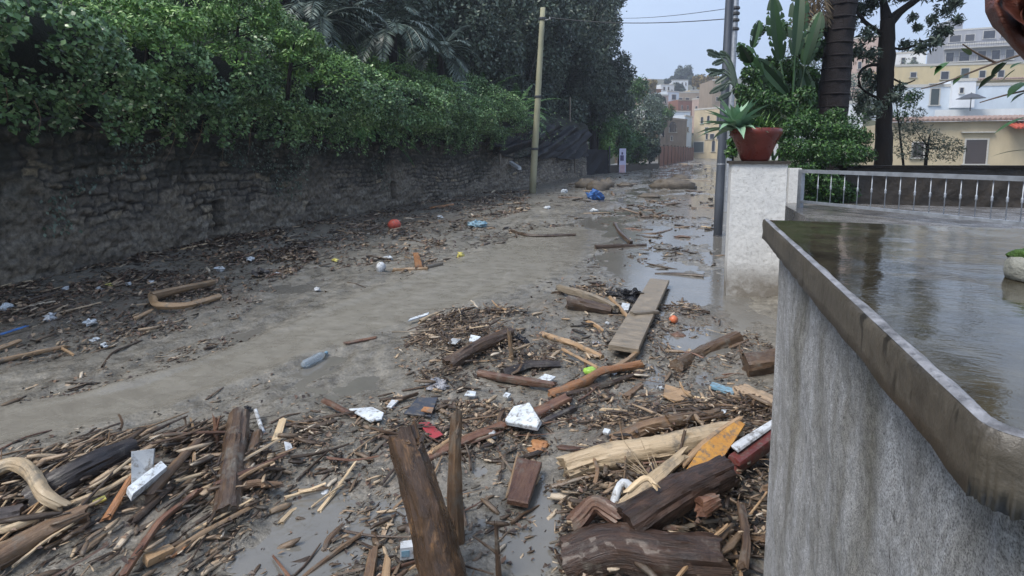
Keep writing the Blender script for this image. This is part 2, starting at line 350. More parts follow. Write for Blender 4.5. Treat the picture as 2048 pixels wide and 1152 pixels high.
# plaster of the near wall
m, nt, b = NT('rough_grey_plaster'); W = coords(nt, 'World')
s1 = noise(nt, coords(nt, 'World', (9, 9, 4)), 1, 6, .7, .8); s2 = noise(nt, coords(nt, 'World', (3.2, 3.2, .35)), 1, 4, .6, .3)
n3 = noise(nt, W, 60, 6, .75); n4 = noise(nt, W, 330, 4, .7)
c = ramp(nt, s1, [(.28, (.36, .36, .35)), (.45, (.47, .47, .465)), (.58, (.58, .59, .605)), (.75, (.72, .74, .77))])
c = mix(nt, ramp(nt, s2, [(.5, (0, 0, 0)), (.66, (.75, .75, .75))]), c, (.17, .155, .1))
c = mix(nt, 1, c, ramp(nt, n3, [(.3, (.5, .5, .5)), (.6, (1.15, 1.15, 1.15))]), 'MULTIPLY')
c = mix(nt, 1, c, ramp(nt, n4, [(.36, (.35, .35, .35)), (.56, (1.2, 1.2, 1.2))]), 'MULTIPLY')
c = mix(nt, ramp(nt, noise(nt, coords(nt, 'World', (30, 30, 9)), 1, 5, .75), [(.64, (0, 0, 0)), (.7, (.85, .85, .85))]), c, (.05, .05, .045))
nt.links.new(c, b.inputs['Base Color']); b.inputs['Roughness'].default_value = .7
bump(nt, b, n3, .9, .014); bump(nt, b, n4, .9, .006); bump(nt, b, s1, .5, .02)
M['plaster'] = m
m, nt, b = NT('old_white_render'); W = coords(nt, 'World')
n1 = noise(nt, W, 3, 6, .65); n2 = noise(nt, W, 26, 6, .75); sep = node(nt, 'ShaderNodeSeparateXYZ'); nt.links.new(W, sep.inputs[0])
c = ramp(nt, n2, [(.3, (.4, .39, .37)), (.45, (.6, .6, .58)), (.7, (.72, .72, .7))])
low = mmath(nt, 'MULTIPLY', maprange(nt, sep.outputs[2], .0, .42, 1, 0), ramp(nt, n1, [(.3, (.3, .3, .3)), (.6, (1.6, 1.6, 1.6))]))
c = mix(nt, low, c, (.2, .18, .15))
c = mix(nt, ramp(nt, noise(nt, coords(nt, 'World', (22, 22, 7)), 1, 5, .75), [(.63, (0, 0, 0)), (.7, (.7, .7, .7))]), c, (.16, .15, .13))
nt.links.new(c, b.inputs['Base Color']); b.inputs['Roughness'].default_value = .75; bump(nt, b, n2, .6, .012)
M['render'] = m
m, nt, b = NT('wet_slab_top'); W = coords(nt, 'World')
n1 = noise(nt, W, 2.6, 6, .6); n2 = noise(nt, W, 13, 6, .7); n3 = noise(nt, coords(nt, 'World', (34, 60, 1)), 1, 3, .6, .8)
c = ramp(nt, n1, [(.3, (.016, .0145, .011)), (.5, (.045, .04, .027)), (.75, (.11, .098, .066))])
c = mix(nt, 1, c, ramp(nt, n2, [(.3, (.6, .58, .55)), (.65, (1.25, 1.22, 1.15))]), 'MULTIPLY')
nt.links.new(c, b.inputs['Base Color'])
nt.links.new(maprange(nt, n1, .45, .7, .02, .12), b.inputs['Roughness']); b.inputs['IOR'].default_value = 1.55
bump(nt, b, n3, .35, .0011); bump(nt, b, n2, .3, .0008)
M['slabtop'] = m
m, nt, b = NT('damp_concrete_edge'); W = coords(nt, 'World')
n1 = noise(nt, W, 5, 6, .6); n2 = noise(nt, W, 45, 6, .75); dr = noise(nt, coords(nt, 'World', (30, 30, 9)), 1, 4, .6)
c = ramp(nt, n1, [(.3, (.055, .048, .038)), (.7, (.11, .096, .075))])
c = mix(nt, 1, c, ramp(nt, n2, [(.3, (.65, .65, .65)), (.65, (1.2, 1.2, 1.2))]), 'MULTIPLY')
c = mix(nt, ramp(nt, dr, [(.6, (0, 0, 0)), (.66, (.9, .9, .9))]), c, (.018, .016, .012))
nt.links.new(c, b.inputs['Base Color']); b.inputs['Roughness'].default_value = .38; bump(nt, b, n2, .5, .005); bump(nt, b, n1, .4, .02)
M['slabedge'] = m
m, nt, b = NT('worn_rim_sky_sheen'); W = coords(nt, 'World'); n2 = noise(nt, W, 70, 6, .75); n1 = noise(nt, W, 16, 5, .7)
c = ramp(nt, n1, [(.36, (.09, .088, .09)), (.6, (.3, .3, .315))]); c = mix(nt, 1, c, ramp(nt, n2, [(.35, (.5, .5, .5)), (.5, (1.1, 1.1, 1.1))]), 'MULTIPLY')  # worn cement, with the wet lip's sky reflection painted in as pale colour
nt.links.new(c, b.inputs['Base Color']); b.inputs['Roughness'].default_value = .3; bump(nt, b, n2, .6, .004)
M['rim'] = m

def leafmat(name, c1, c2, c3, rough=.45, trans=.0, spec=.4):
    m, nt, b = NT(name); g = nt.nodes.new('ShaderNodeNewGeometry')
    col = ramp(nt, g.outputs['Random Per Island'], [(0, c1), (.55, c2), (1, c3)])
    n = noise(nt, coords(nt, 'World'), .55, 4, .6); col = mix(nt, 1, col, ramp(nt, n, [(.3, (.55, .6, .62)), (.68, (1.35, 1.3, 1.1))]), 'MULTIPLY')
    nt.links.new(col, b.inputs['Base Color']); b.inputs['Roughness'].default_value = rough; b.inputs['Specular IOR Level'].default_value = spec
    b.inputs['Subsurface Weight'].default_value = 0
    return m
M['ivy'] = leafmat('creeper_leaves', (.028, .065, .025), (.095, .195, .07), (.28, .42, .21), .3)
M['fern'] = leafmat('light_green_leaves', (.05, .12, .03), (.11, .23, .055), (.22, .36, .11), .42)
M['feather'] = leafmat('feathery_green_leaves', (.035, .095, .035), (.07, .17, .06), (.12, .24, .08), .5)
M['darkleaf'] = leafmat('dark_evergreen_leaves', (.024, .04, .034), (.058, .09, .07), (.13, .17, .14), .45)
M['duskleaf'] = leafmat('blue_grey_leaves', (.035, .06, .045), (.085, .125, .10), (.18, .23, .2), .4)
M['palmleaf'] = leafmat('silver_palm_leaves', (.025, .042, .038), (.055, .085, .077), (.14, .18, .17), .38)
M['bushleaf'] = leafmat('garden_bush_leaves', (.012, .036, .011), (.03, .085, .022), (.085, .18, .045), .42)
M['paddle'] = leafmat('broad_paddle_leaves', (.010, .032, .011), (.02, .06, .018), (.055, .12, .045), .45)
M['agave'] = leafmat('agave_leaves', (.13, .24, .17), (.18, .31, .22), (.24, .38, .28), .55)
M['olive'] = leafmat('grey_olive_leaves', (.05, .065, .045), (.10, .125, .09), (.18, .21, .16), .5)
M['ochre'] = leafmat('ochre_leaves', (.10, .07, .015), (.18, .13, .03), (.26, .2, .06), .6)
M['dryleaf'] = leafmat('dry_brown_fronds', (.05, .035, .02), (.10, .07, .04), (.17, .12, .07), .6)
M['redleaf'] = simple('curled_red_brown_leaf', (.10, .028, .018), (.2, .06, .035), 9, .4, .6, .8, .02, cscale=(1, 1, 4))
M['trunk'] = simple('dark_trunk_bark', (.005, .004, .004), (.016, .013, .011), 14, .65, .9, .9, .02, cscale=(1, 1, .3), spec=.2)
M['palmtrunk'] = simple('ringed_palm_bark', (.005, .004, .0045), (.022, .016, .017), 10, .5, .75, .9, .02, cscale=(1, 1, 5), spec=.3)
M['terracotta'] = simple('red_terracotta', (.11, .02, .014), (.19, .036, .024), 5, .16, .4, .35)
M['pole'] = simple('weathered_concrete_pole', (.2, .2, .13), (.34, .33, .22), 3, .6, .8, .3, cscale=(1, 1, .3))
M['post'] = simple('grey_blue_painted_steel', (.055, .065, .085), (.1, .115, .14), 5, .35, .5, .15, cscale=(1, 1, .2))
M['galv'] = simple('galvanised_steel', (.24, .26, .285), (.38, .41, .45), 12, .35, .5, .15, metal=.4)
M['net'] = simple('black_shade_net', (.003, .0035, .006), (.008, .009, .014), 3, .5, .7, .5, .03, spec=.25)
M['sign'] = simple('pale_poster', (.5, .48, .66), (.62, .62, .78), 3, .5)
M['signp'] = simple('pink_poster_print', (.5, .3, .34), (.6, .45, .45), 3, .5)
M['signd'] = simple('dark_poster_print', (.06, .05, .13), (.12, .1, .2), 3, .5)
M['wire'] = simple('dark_cable', (.02, .02, .022), (.04, .04, .045), 3, .5)
M['rock'] = simple('muddy_stone', (.06, .05, .038), (.15, .125, .095), 5, .4, .7, .8, .03)
M['mossrock'] = simple('mossy_stone', (.2, .2, .17), (.33, .33, .29), 9, .6, .8, .6, .02)
M['moss'] = simple('green_moss', (.035, .08, .012), (.08, .16, .025), 24, .8, .9, .9, .02)
M['tile'] = simple('terracotta_roof_tiles', (.24, .16, .13), (.38, .28, .24), 9, .6, .8, .5)
M['redtile'] = simple('red_awning_tiles', (.4, .07, .04), (.5, .12, .07), 9, .6, .8, .5)
M['brick'] = simple('rust_brown_panels', (.13, .05, .032), (.25, .10, .06), 2.2, .55, .8, .4, cscale=(2, 2, .6))
M['paving'] = simple('wet_terrace_tiles', (.10, .095, .09), (.2, .19, .18), 4, .12, .35, .3)
M['gwall'] = simple('brown_garden_wall', (.02, .016, .012), (.06, .047, .034), 4, .5, .7, .6, .02)
M['glass'] = simple('dark_window_glass', (.02, .025, .035), (.045, .05, .065), 2, .1, .2, .05)
M['shutter'] = simple('dark_green_shutter', (.035, .05, .05), (.06, .08, .08), 30, .5, .6, .5, cscale=(.1, .1, 3))
M['doorw'] = simple('dark_slatted_shutter', (.045, .037, .037), (.075, .062, .06), 30, .5, .6, .5, cscale=(.1, .1, 3))
M['frame'] = simple('pale_window_frame', (.4, .39, .36), (.55, .54, .5), 9, .6)
M['iron'] = simple('dark_iron', (.03, .032, .036), (.06, .062, .07), 9, .5)
def facade(name, c, d=.75):
    return simple(name, tuple(x * d for x in c), c, .9, .75, .85, .3, .02, co='World', cscale=(1, 1, .4))
FC = {'cream': facade('cream_facade', (.58, .49, .33)), 'yellow': facade('yellow_facade', (.64, .53, .32), .8), 'white': facade('white_facade', (.74, .77, .8), .8),
      'bluewhite': facade('blue_white_facade', (.62, .7, .78), .8), 'pink': facade('pinkish_facade', (.5, .38, .33)), 'tan': facade('tan_facade', (.36, .29, .22), .7),
      'stone': facade('tan_stone_facade', (.27, .21, .155), .6), 'rust': facade('rust_facade', (.3, .15, .11)), 'grey': facade('grey_facade', (.36, .37, .4)), 'orange': facade('orange_facade', (.42, .2, .09))}


# ------------------------------------------------------------------ terrain of mud
def polydist(x, y, pts, hw):
    """signed closeness to a polyline: 1 inside half width, 0 beyond twice"""
    best = np.full(np.shape(x), -1.0)
    for (a, b_), (h0, h1) in zip(zip(pts[:-1], pts[1:]), zip(hw[:-1], hw[1:])):
        dx, dy = b_[0] - a[0], b_[1] - a[1]; t = np.clip(((x - a[0]) * dx + (y - a[1]) * dy) / (dx * dx + dy * dy), 0, 1)
        d = np.hypot(x - a[0] - t * dx, y - a[1] - t * dy); h = h0 + (h1 - h0) * t
        best = np.maximum(best, 1 - sstep(.6, 1.5, d / h))
    return np.clip(best, 0, 1)
def G(*px): return [hitz(a, b_, 0)[:2] for a, b_ in px]
SILT = G((-150, 890), (0, 865), (300, 800), (560, 700), (760, 625), (1000, 545), (1150, 470)); SILTW = [.3, .3, .28, .35, .55, .8, .8]
CHAN = G((1400, 690), (1385, 640), (1340, 560), (1325, 505), (1355, 420), (1385, 365), (1392, 340)); CHANW = [.3, .5, .75, 1.25, 2.3, 2.8, 3.0]
POOLS = [(G(q)[0], r) for q, r in (((590, 1070), .30), ((680, 985), .22), ((960, 940), .13), ((1120, 1010), .16), ((1290, 770), .22), ((1430, 760), .16), ((640, 1130), .3), ((1190, 845), .15), ((400, 1130), .2), ((1400, 690), .2), ((1060, 1110), .16))]
HEAPS = [(G(q)[0], r, h) for q, r, h in (((120, 1040), .55, .07), ((330, 960), .35, .05), ((820, 930), .25, .03), ((950, 700), .45, .07), ((1130, 620), .3, .06), ((1400, 1000), .5, .10), ((1500, 900), .4, .09), ((1280, 900), .3, .04), ((1525, 730), .25, .10), ((1230, 418), .8, .14), ((80, 640), .9, .06), ((350, 610), .7, .04), ((860, 450), .8, .05), ((1200, 370), 1.4, .2), ((1400, 640), .5, .04))]
def gbase(x, y): return .0093 * np.maximum(0, y - 8) * sstep(8, 14, y)
def masks(x, y): return polydist(x, y, SILT, SILTW), polydist(x, y, CHAN, CHANW)
def gz(x, y, fine=True):
    x = np.asarray(x, float); y = np.asarray(y, float)
    s, c = masks(x, y)
    z = gbase(x, y) + .04 * sstep(6.6, 8.5, -x) * sstep(40, 20, y) + .03
    rough = (1 - .92 * s)
    z = z + rough * (.055 * fbm(x * .9, y * .9, 3) + .042 * fbm(x * 4 + 3, y * 2.4, 3)) + .004 * s + .07 * s * (1 - s)
    if fine: z = z + rough * .016 * fbm(x * 14, y * 12, 3)
    z = z - .048 * c + .034 * c * fbm(x * 3.2, y * 1.3, 3)
    for (p, r) in POOLS: z = z - .034 * np.exp(-((x - p[0]) ** 2 + (y - p[1]) ** 2) / r ** 2)
    for (p, r, h) in HEAPS: z = z + h * np.exp(-((x - p[0]) ** 2 + (y - p[1]) ** 2) / r ** 2)
    # a smooth levee where the current has run beside the silt track
    return z
def gz1(x, y): return float(gz(np.array([x]), np.array([y]))[0])
def P(px, py, lift=0.0):
    """the point of the mud seen at a survey pixel"""
    z = 0.0
    for _ in range(6):
        p = hitz(px, py, z); z = gz1(p[0], p[1])
    p = hitz(px, py, z); return np.array([p[0], p[1], z + lift])
def pxm(p):
    d = float(np.dot(np.asarray(p) - EYE, _F)); return d / FPX          # metres per pixel there

ys = [1.0]
while ys[-1] < 135: ys.append(ys[-1] + max(.016, .0052 * ys[-1]))
ys = np.array(ys); xs = np.concatenate([np.arange(-9.4, -6, .045), np.arange(-6, -3.2, .026), np.arange(-3.2, 1.6, .0165), np.array([1.8, 2.4, 3.5])])
XX, YY = np.meshgrid(xs, ys); ZZ = gz(XX, YY); nx, ny = len(xs), len(ys)
def gridf(nx, ny):
    i = np.arange((ny - 1) * (nx - 1)); r, c = i // (nx - 1), i % (nx - 1); a = r * nx + c
    return np.stack([a, a + 1, a + nx + 1, a + nx], 1)
s_, c_ = masks(XX, YY)
lit = np.clip(sstep(5.2, 7.6, -XX) * sstep(60, 20, YY) * (.5 + 1.2 * fbm(XX * .8, YY * .5, 3)), 0, 1)
for (p, r, h) in HEAPS: lit = np.clip(lit + .9 * np.exp(-((XX - p[0]) ** 2 + (YY - p[1]) ** 2) / (r * 1.2) ** 2), 0, 1)
lit *= (1 - s_)
structure(link('road', np.stack([XX.ravel(), YY.ravel(), ZZ.ravel()], 1), gridf(nx, ny), M['mud'], loc=(0, 0, 0), smooth=True, extra={'silt': (s_ * (1 - c_)).ravel(), 'litter': lit.ravel(), 'wet': np.clip(c_ * 1.0 + .55 * sstep(-4.5, -1.5, XX) * sstep(6, 11, YY) + .35 * sstep(4.5, 2.5, YY), 0, 1).ravel()}))
wx = np.linspace(-9.2, 1.5, 12); wy = np.concatenate([np.arange(1, 20, .5), np.arange(20, 134, 2)])
WX, WY = np.meshgrid(wx, wy); structure(link('water', np.stack([WX.ravel(), WY.ravel(), (gbase(WX, WY) - .001).ravel()], 1), gridf(len(wx), len(wy)), M['water'], loc=(0, 0, 0), smooth=True))

# the wide ground: garden level to the right, hills with the town
def hill(x, y):
    az = np.degrees(np.arctan2(x, y)); d = np.maximum(x * _F[0] + y * _F[1], 0)
    a = .21 * np.maximum(0, d - 104); r = np.minimum(.31 * np.maximum(0, d - 42), 17.2)
    w = sstep(3, 18, az); h = a * (1 - w) + r * w
    h = h * (1 - sstep(-8, -14, az)) + sstep(-8, -14, az) * np.minimum(30, .3 * np.maximum(0, d - 26))
    return np.minimum(h, 46 + 4 * fbm(x * .02, y * .02, 2)) + .6 * fbm(x * .08, y * .08, 3) * sstep(60, 110, d)
rr = np.concatenate([np.linspace(1, 60, 24), np.linspace(64, 420, 60), np.linspace(450, 2500, 20)]); aa = np.radians(np.linspace(-180, 180, 181))
RRr, AA = np.meshgrid(rr, aa); GX = RRr * np.sin(AA); GY = RRr * np.cos(AA)
GZ = np.where(RRr < 30, -.9, hill(GX, GY) - .9 + .8 * sstep(40, 60, RRr))
GZ = np.minimum(GZ, np.where((GX > -9.5) & (GX < 3) & (GY > 0) & (GY < 130), -.4 + gbase(GX, GY), 1e9))
structure(link('ground', np.stack([GX.ravel(), GY.ravel(), GZ.ravel()], 1), gridf(len(rr), len(aa)), M['far_ground'], loc=(0, 0, 0), smooth=True))

# ------------------------------------------------------------------ near wall with wet slab
SX, SY0, SY1, SZ, ST = .234, .522, 2.13, 1.425, .068
def gridwall(o, a, b_, na, nb, disp, nrm):
    """rough face: corner o, edges a and b"""
    u, v = np.meshgrid(np.linspace(0, 1, na), np.linspace(0, 1, nb)); o, a, b_, nrm = map(np.array, (o, a, b_, nrm))
    Pm = o + u[..., None] * a + v[..., None] * b_; la, lb = np.linalg.norm(a), np.linalg.norm(b_)
    e = np.minimum(np.minimum(u, 1 - u) * la, np.minimum(v, 1 - v) * lb)
    d = disp * (fbm(u * la * 6, v * lb * 5, 5)) * sstep(0, .03, e)
    Pm = Pm + d[..., None] * nrm; return Pm.reshape(-1, 3), gridf(na, nb)
t = thing('garden_wall', 'rough grey plastered wall with a broad wet slab on top, in front on the right', 'wall', (SX + .8, 1.3, 0))
WXF = SX + .055
vs_, fs_ = [], []
def acc(vf):
    n = sum(len(v) for v in vs_); vs_.append(vf[0]); fs_.append(np.asarray(vf[1]) + n)
zt = SZ - ST
acc(gridwall((WXF, SY1 - .055, -.3), (0, -(SY1 - SY0 - .11), 0), (0, 0, zt + .3), 150, 160, .016, (-1, 0, 0)))
acc(gridwall((WXF, SY0 + .055, -.3), (3, 0, 0), (0, 0, zt + .3), 160, 120, .016, (0, -1, 0)))
acc(gridwall((WXF + 3, SY1 - .055, -.3), (-3, 0, 0), (0, 0, zt + .3), 60, 50, .016, (0, 1, 0)))
link('wall_body', np.vstack(vs_), np.vstack(fs_), M['plaster'], t, smooth=True)
# slab: side faces as rough strip, top sheet, rim
def loop(inset, z, n=40, far=3.2):
    """outline of the slab, rounded at the near left corner"""
    x0 = SX + inset; y0 = SY0 + inset; y1 = SY1 - inset; r = .032 - inset * .5; pts = []
    for k in range(n + 1): pts.append((x0, y1 + (y0 + r - y1) * k / n))
    for k in range(1, 24): a = math.pi + k / 24 * math.pi / 2; pts.append((x0 + r + r * math.cos(a), y0 + r + r * math.sin(a)))
    for k in range(n + 1): pts.append((x0 + r + (far - r) * k / n, y0))
    return np.array([(px, py, z) for px, py in pts])
rings = [loop(.0, zt), loop(.0, zt + .02), loop(-.001, zt + .045), loop(.0, SZ - .006), loop(.004, SZ - .001)]
for k, rg in enumerate(rings):
    w = .003 * fbm(np.arange(len(rg)) * .9 + k * 3, np.arange(len(rg)) * .31, 3); rg[:, 0] += w; rg[:, 1] += w; 
    if k == 0: rg[:, 2] += .006 * fbm(np.arange(len(rg)) * .5, np.arange(len(rg)) * .1, 3)
nR = len(rings[0]); V = np.vstack([loop(.056, zt - .001)] + rings); F = []
for k in range(len(rings)):
    for i in range(nR - 1): F.append((k * nR + i, k * nR + i + 1, (k + 1) * nR + i + 1, (k + 1) * nR + i))
link('slab_edge', V, F, M['slabedge'], t, smooth=True)
mb = MB(); box(mb, (SX + 1.6, SY1 - .02, zt), (3.1, .035, ST - .006)); build(mb, 'slab_edge', M['slabedge'], t)
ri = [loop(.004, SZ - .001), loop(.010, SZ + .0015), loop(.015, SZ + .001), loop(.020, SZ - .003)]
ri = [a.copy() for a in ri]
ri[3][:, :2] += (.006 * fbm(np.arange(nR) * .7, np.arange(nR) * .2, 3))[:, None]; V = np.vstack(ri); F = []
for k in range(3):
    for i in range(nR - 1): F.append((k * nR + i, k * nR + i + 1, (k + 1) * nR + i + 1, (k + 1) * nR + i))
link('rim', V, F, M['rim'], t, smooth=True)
u, v = np.meshgrid(np.linspace(SX + .012, SX + 3.2, 220), np.linspace(SY0 + .012, SY1, 130))
zz = SZ - .0045 + .0022 * fbm(u * 5, v * 5, 3)
link('slab_top', np.stack([u.ravel(), v.ravel(), zz.ravel()], 1), gridf(220, 130), M['slabtop'], t, smooth=True)

# mossy stone bowl cut by the right edge of the photo
p = at(2046, 560, 1.02); t = thing('stone_bowl', 'round pale stone bowl with green moss on the wet slab at the right edge', 'bowl', (p[0] + .02, p[1], SZ))
mb = MB(); lathe(mb, (p[0] + .02, p[1], SZ - .004), [(.043, 0), (.046, .012), (.045, .028), (.040, .040), (.030, .044)], 26, .03); build(mb, 'bowl', M['mossrock'], t, True)
mb = MB(); blob(mb, (p[0] + .018, p[1], SZ + .038), (.036, .036, .017), .25, 5, 20, 10); build(mb, 'moss', M['moss'], t, True)

# ------------------------------------------------------------------ white pillar, pot, steel posts
pl = P(1452, 597); pr = P(1562, 597); pt = at(1452, 322, np.dot(pl - EYE, _F)); PH = pt[2]; PY = pl[1]; PX = pl[0]; rw_ = ray(1566, 500); PW = rw_[0] * PY / rw_[1] - PX
t = thing('gate_pillar', 'white rendered pillar with thin capstone, carrying the red pot', 'pillar', (PX + PW / 2, PY + PW / 2, 0))
vs_, fs_ = [], []
acc(gridwall((PX, PY, -.2), (PW, 0, 0), (0, 0, PH + .17), 60, 120, .008, (0, -1, 0)))
acc(gridwall((PX, PY + PW, -.2), (0, -PW, 0), (0, 0, PH + .17), 60, 120, .008, (-1, 0, 0)))
acc(gridwall((PX + PW, PY, -.2), (0, PW, 0), (0, 0, PH + .17), 30, 60, .02, (1, 0, 0)))
acc(gridwall((PX + PW, PY + PW, -.2), (-PW, 0, 0), (0, 0, PH + .17), 30, 60, .02, (0, 1, 0)))
link('pillar_shaft', np.vstack(vs_), np.vstack(fs_), M['render'], t, smooth=True)
mb = MB(); box(mb, (PX + PW / 2, PY + PW / 2, PH - .03), (PW + .05, PW + .05, .03)); build(mb, 'capstone', M['gwall'], t)
# planter
pc = np.array([PX + PW * .46, PY + PW * .5, PH]); s = .85
t = thing('plant_pot', 'glossy red terracotta pot on top of the white pillar', 'pot', pc)
mb = MB(); lathe(mb, pc, [(.17 * s, 0), (.19 * s, .03), (.25 * s, .17), (.30 * s, .265), (.325 * s, .295), (.338 * s, .33), (.335 * s, .365), (.32 * s, .38), (.28 * s, .38), (.26 * s, .34)], 40); o = build(mb, 'pot_body', M['terracotta'], t, True)
mb = MB(); lathe(mb, pc + np.array([0, 0, .34]), [(.26 * s, 0), (.262 * s, .02), (.1, .03)], 20); build(mb, 'soil', M['soil'], t)
def blade_leaf(mb, base, d, L, w, droop, n=7, fold=.25):
    d = np.array(d, float); d /= np.linalg.norm(d); side = np.cross(d, (0, 0, 1)); side /= np.linalg.norm(side) + 1e-9; V = []; F = []; p = np.array(base, float)
    for i in range(n + 1):
        tt = i / n; ww = w * math.sin(math.pi * min(1, .12 + tt * .88)) ** .7 * (1 - tt ** 4)
        up = np.cross(side, d); V += [p + side * ww / 2 + up * ww * fold, p, p - side * ww / 2 + up * ww * fold]
        d = d + np.array([0, 0, -droop / n]); d /= np.linalg.norm(d); p = p + d * L / n
    for i in range(n):
        a = i * 3; F += [(a, a + 1, a + 4, a + 3), (a + 1, a + 2, a + 5, a + 4)]
    mb.add(V, F)
# agave rosette overhanging the pot on the left
ab = pc + np.array([-.22, -.1, .37]); mb = MB(); r = np.random.RandomState(4)
for k in range(40):
    a = k * 2.399; el = .1 + 1.25 * (k / 46); blade_leaf(mb, ab + r.normal(0, .015, 3), (math.cos(a) * math.cos(el), math.sin(a) * math.cos(el), math.sin(el)), .36 + .2 * r.rand() * (1 - k / 70), .105, .8 - .6 * k / 46)
o = build(mb, 'agave', M['agave'], smooth=False); tag(o, 'pale green agave rosette leaning over the left rim of the red pot', 'plant')
ab2 = pc + np.array([.02, 0, .34]); mb = MB()
for k in range(170):
    a = r.uniform(0, 6.28); el = r.uniform(.2, 1.3); blade_leaf(mb, ab2 + np.array([r.normal(0, .07), r.normal(0, .07), 0]), (math.cos(a) * math.cos(el), math.sin(a) * math.cos(el), math.sin(el)), r.uniform(.15, .3), .022, .7, 4)
o = build(mb, 'pot_plant', M['fern']); tag(o, 'low bright green plant filling the red pot behind the agave', 'plant')

def pole(name, label, cat, bpx, tpx, wb, wt, mat, extra=.5, lean=True, sides=14):
    b0 = P(*bpx); d = float(np.dot(b0 - EYE, _F)); top = at(tpx[0], tpx[1], d); 
    if not lean: top[:2] = b0[:2]
    dr = top - b0; top2 = top + dr * extra; t = thing(name, label, cat, b0); mb = MB()
    sweep(mb, [b0 - dr * .03, (b0 + top2) / 2, top2], [wb * d / FPX / 2, (wb + wt) * d / FPX / 4, wt * d / FPX / 2], sides, rough=0.01, sub=8, seed=3); build(mb, 'shaft', mat, t, True)
    return t, b0, top2, d
tp, b0, top, dpl = pole('utility_pole', 'tall pale concrete utility pole standing in the mud by the stone wall', 'pole', (1065, 386), (1086, 16), 14, 10, M['pole'], 0)
for py in (40, 196, 300):
    f_ = (386 - py) / 370; q = b0 + (top - b0) * f_; mb = MB(); lathe(mb, q, [(.14, 0), (.145, .02), (.145, .07), (.14, .09)], 14); build(mb, 'band', M['iron'], tp)
q = b0 + (top - b0) * .93; mb = MB(); sweep(mb, [q, q + np.array([.35, -.1, .02])], .02, 6); lathe(mb, q + np.array([.33, -.1, .0]), [(.03, 0), (.05, .02), (.03, .05), (.05, .07), (.02, .1)], 10); build(mb, 'insulator', M['greyfoam'], tp)
ts, sb, stp, dps = pole('street_post', 'dark grey steel post rising beside the white pillar', 'post', (1435, 474), (1459, 0), 17, 14, M['post'], .6)
mb = MB()
for py in (330,): f_ = (474 - py) / 474; q = sb + (stp - sb) / 1.6 * f_; lathe(mb, q, [(.083, 0), (.088, .015), (.083, .03)], 14)
build(mb, 'band', M['galv'], ts)
mb = MB(); lathe(mb, sb - np.array([0, 0, .05]), [(.085, 0), (.085, .08), (.08, .1)], 16); build(mb, 'collar', M['iron'], ts)
u0 = at(1452, 440, 15.5); u1 = at(1472, 0, 15.5); dr = u1 - u0; tu = thing('utility_pole', 'slim grey metal pole with clamps behind the steel post', 'pole', u0 - dr * .25); mb = MB()
sweep(mb, [u0 - dr * .25, u0 + dr * .5, u1 + dr * .5], [.085, .08, .07], 12, rough=.01, sub=6); build(mb, 'shaft', M['galv'], tu, True)
for f_ in (.955, .93, .90, .86): mb = MB(); q = u0 + dr * f_; lathe(mb, q, [(.09, 0), (.12, .02), (.12, .07), (.09, .09)], 12); build(mb, 'clamp', M['iron'], tu)
def wire(label, a, b_, sag, r=.012):
    pts = [np.array(a) + (np.array(b_) - np.array(a)) * t_ - np.array([0, 0, 4 * sag * t_ * (1 - t_)]) for t_ in np.linspace(0, 1, 24)]
    mb = MB(); sweep(mb, pts, r, 5, rough=0, sub=40); o = build(mb, 'cable', M['wire']); tag(o, label, 'cable')
q = b0 + (top - b0) * .93 + np.array([.33, -.1, .08])
wire('thin overhead cable running from the concrete pole to the grey posts', q, at(1476, 36, 15.5), .18, .014)
wire('second thin cable strung above the first across the sky', at(1225, 36, 30), at(1476, 14, 15.5), .12, .01)
wire('slack stay cable hanging beside the concrete pole', b0 + (top - b0) * .92, at(1052, 190, dpl + .8), .1, .01)

# short white post next to the pillar and steel railing with terrace
q = at(1584, 440, 7.6); q2 = at(1584, 336, 7.6)
mb = MB(); box(mb, (q[0], q[1], .6), (.15, .15, q2[2] - .6)); o = build(mb, 'gate_jamb', M['render']); tag(o, 'narrow white stub post between the pillar and the railing', 'post')
RZ = 1.472; ra = hitz(1604, 339, RZ); rb = hitz(2085, 354, RZ); dv = rb - ra; Lr = np.linalg.norm(dv); dv /= Lr; nrm = np.array([-dv[1], dv[0], 0]); TZ = 1.0
t = thing('railing', 'galvanised steel railing with thin balusters beyond the wet slab', 'railing', (ra[0], ra[1], TZ))
mb = MB(); obox(mb, ra + np.array([0, 0, -.042]), dv * Lr, nrm * .045, np.array([0, 0, .042])); build(mb, 'top_rail', M['galv'], t)
mb = MB(); obox(mb, ra + np.array([0, 0, TZ + .06 - RZ]), dv * Lr, nrm * .04, np.array([0, 0, .03])); build(mb, 'bottom_rail', M['galv'], t)
mb = MB(); obox(mb, ra + np.array([0, 0, TZ - .3 - RZ]) - dv * .055, dv * .054, nrm * .054, np.array([0, 0, RZ - TZ + .3])); build(mb, 'post', M['galv'], t)
mb = MB(); zb = TZ + .09; lathe(mb, (0, 0, zb), [(.005, 0), (.005, .15), (.008, .155), (.0115, .165), (.008, .175), (.0115, .19), (.008, .2), (.005, .205), (.005, RZ - .042 - zb)], 8)
bx_ = build(mb, 'baluster', M['galv'], t, True); off = np.array(t.location)
n = 0
for px in (1634, 1660, 1687, 1714, 1742, 1770, 1799, 1829, 1860, 1890, 1921, 1953, 1985, 2016, 2046):
    rr_ = ray(px, 346); # crossing with the rail line in plan
    A_ = np.array([[rr_[0], -dv[0]], [rr_[1], -dv[1]]]); s1 = np.linalg.solve(A_, ra[:2])[1]; q = ra + dv * s1 + nrm * .025
    o = bx_ if n == 0 else bx_.copy()
    if n: COL.objects.link(o); o.parent = t
    o.location = (q[0], q[1], 0); o.location = (q[0] - 0, q[1] - 0, 0); n += 1

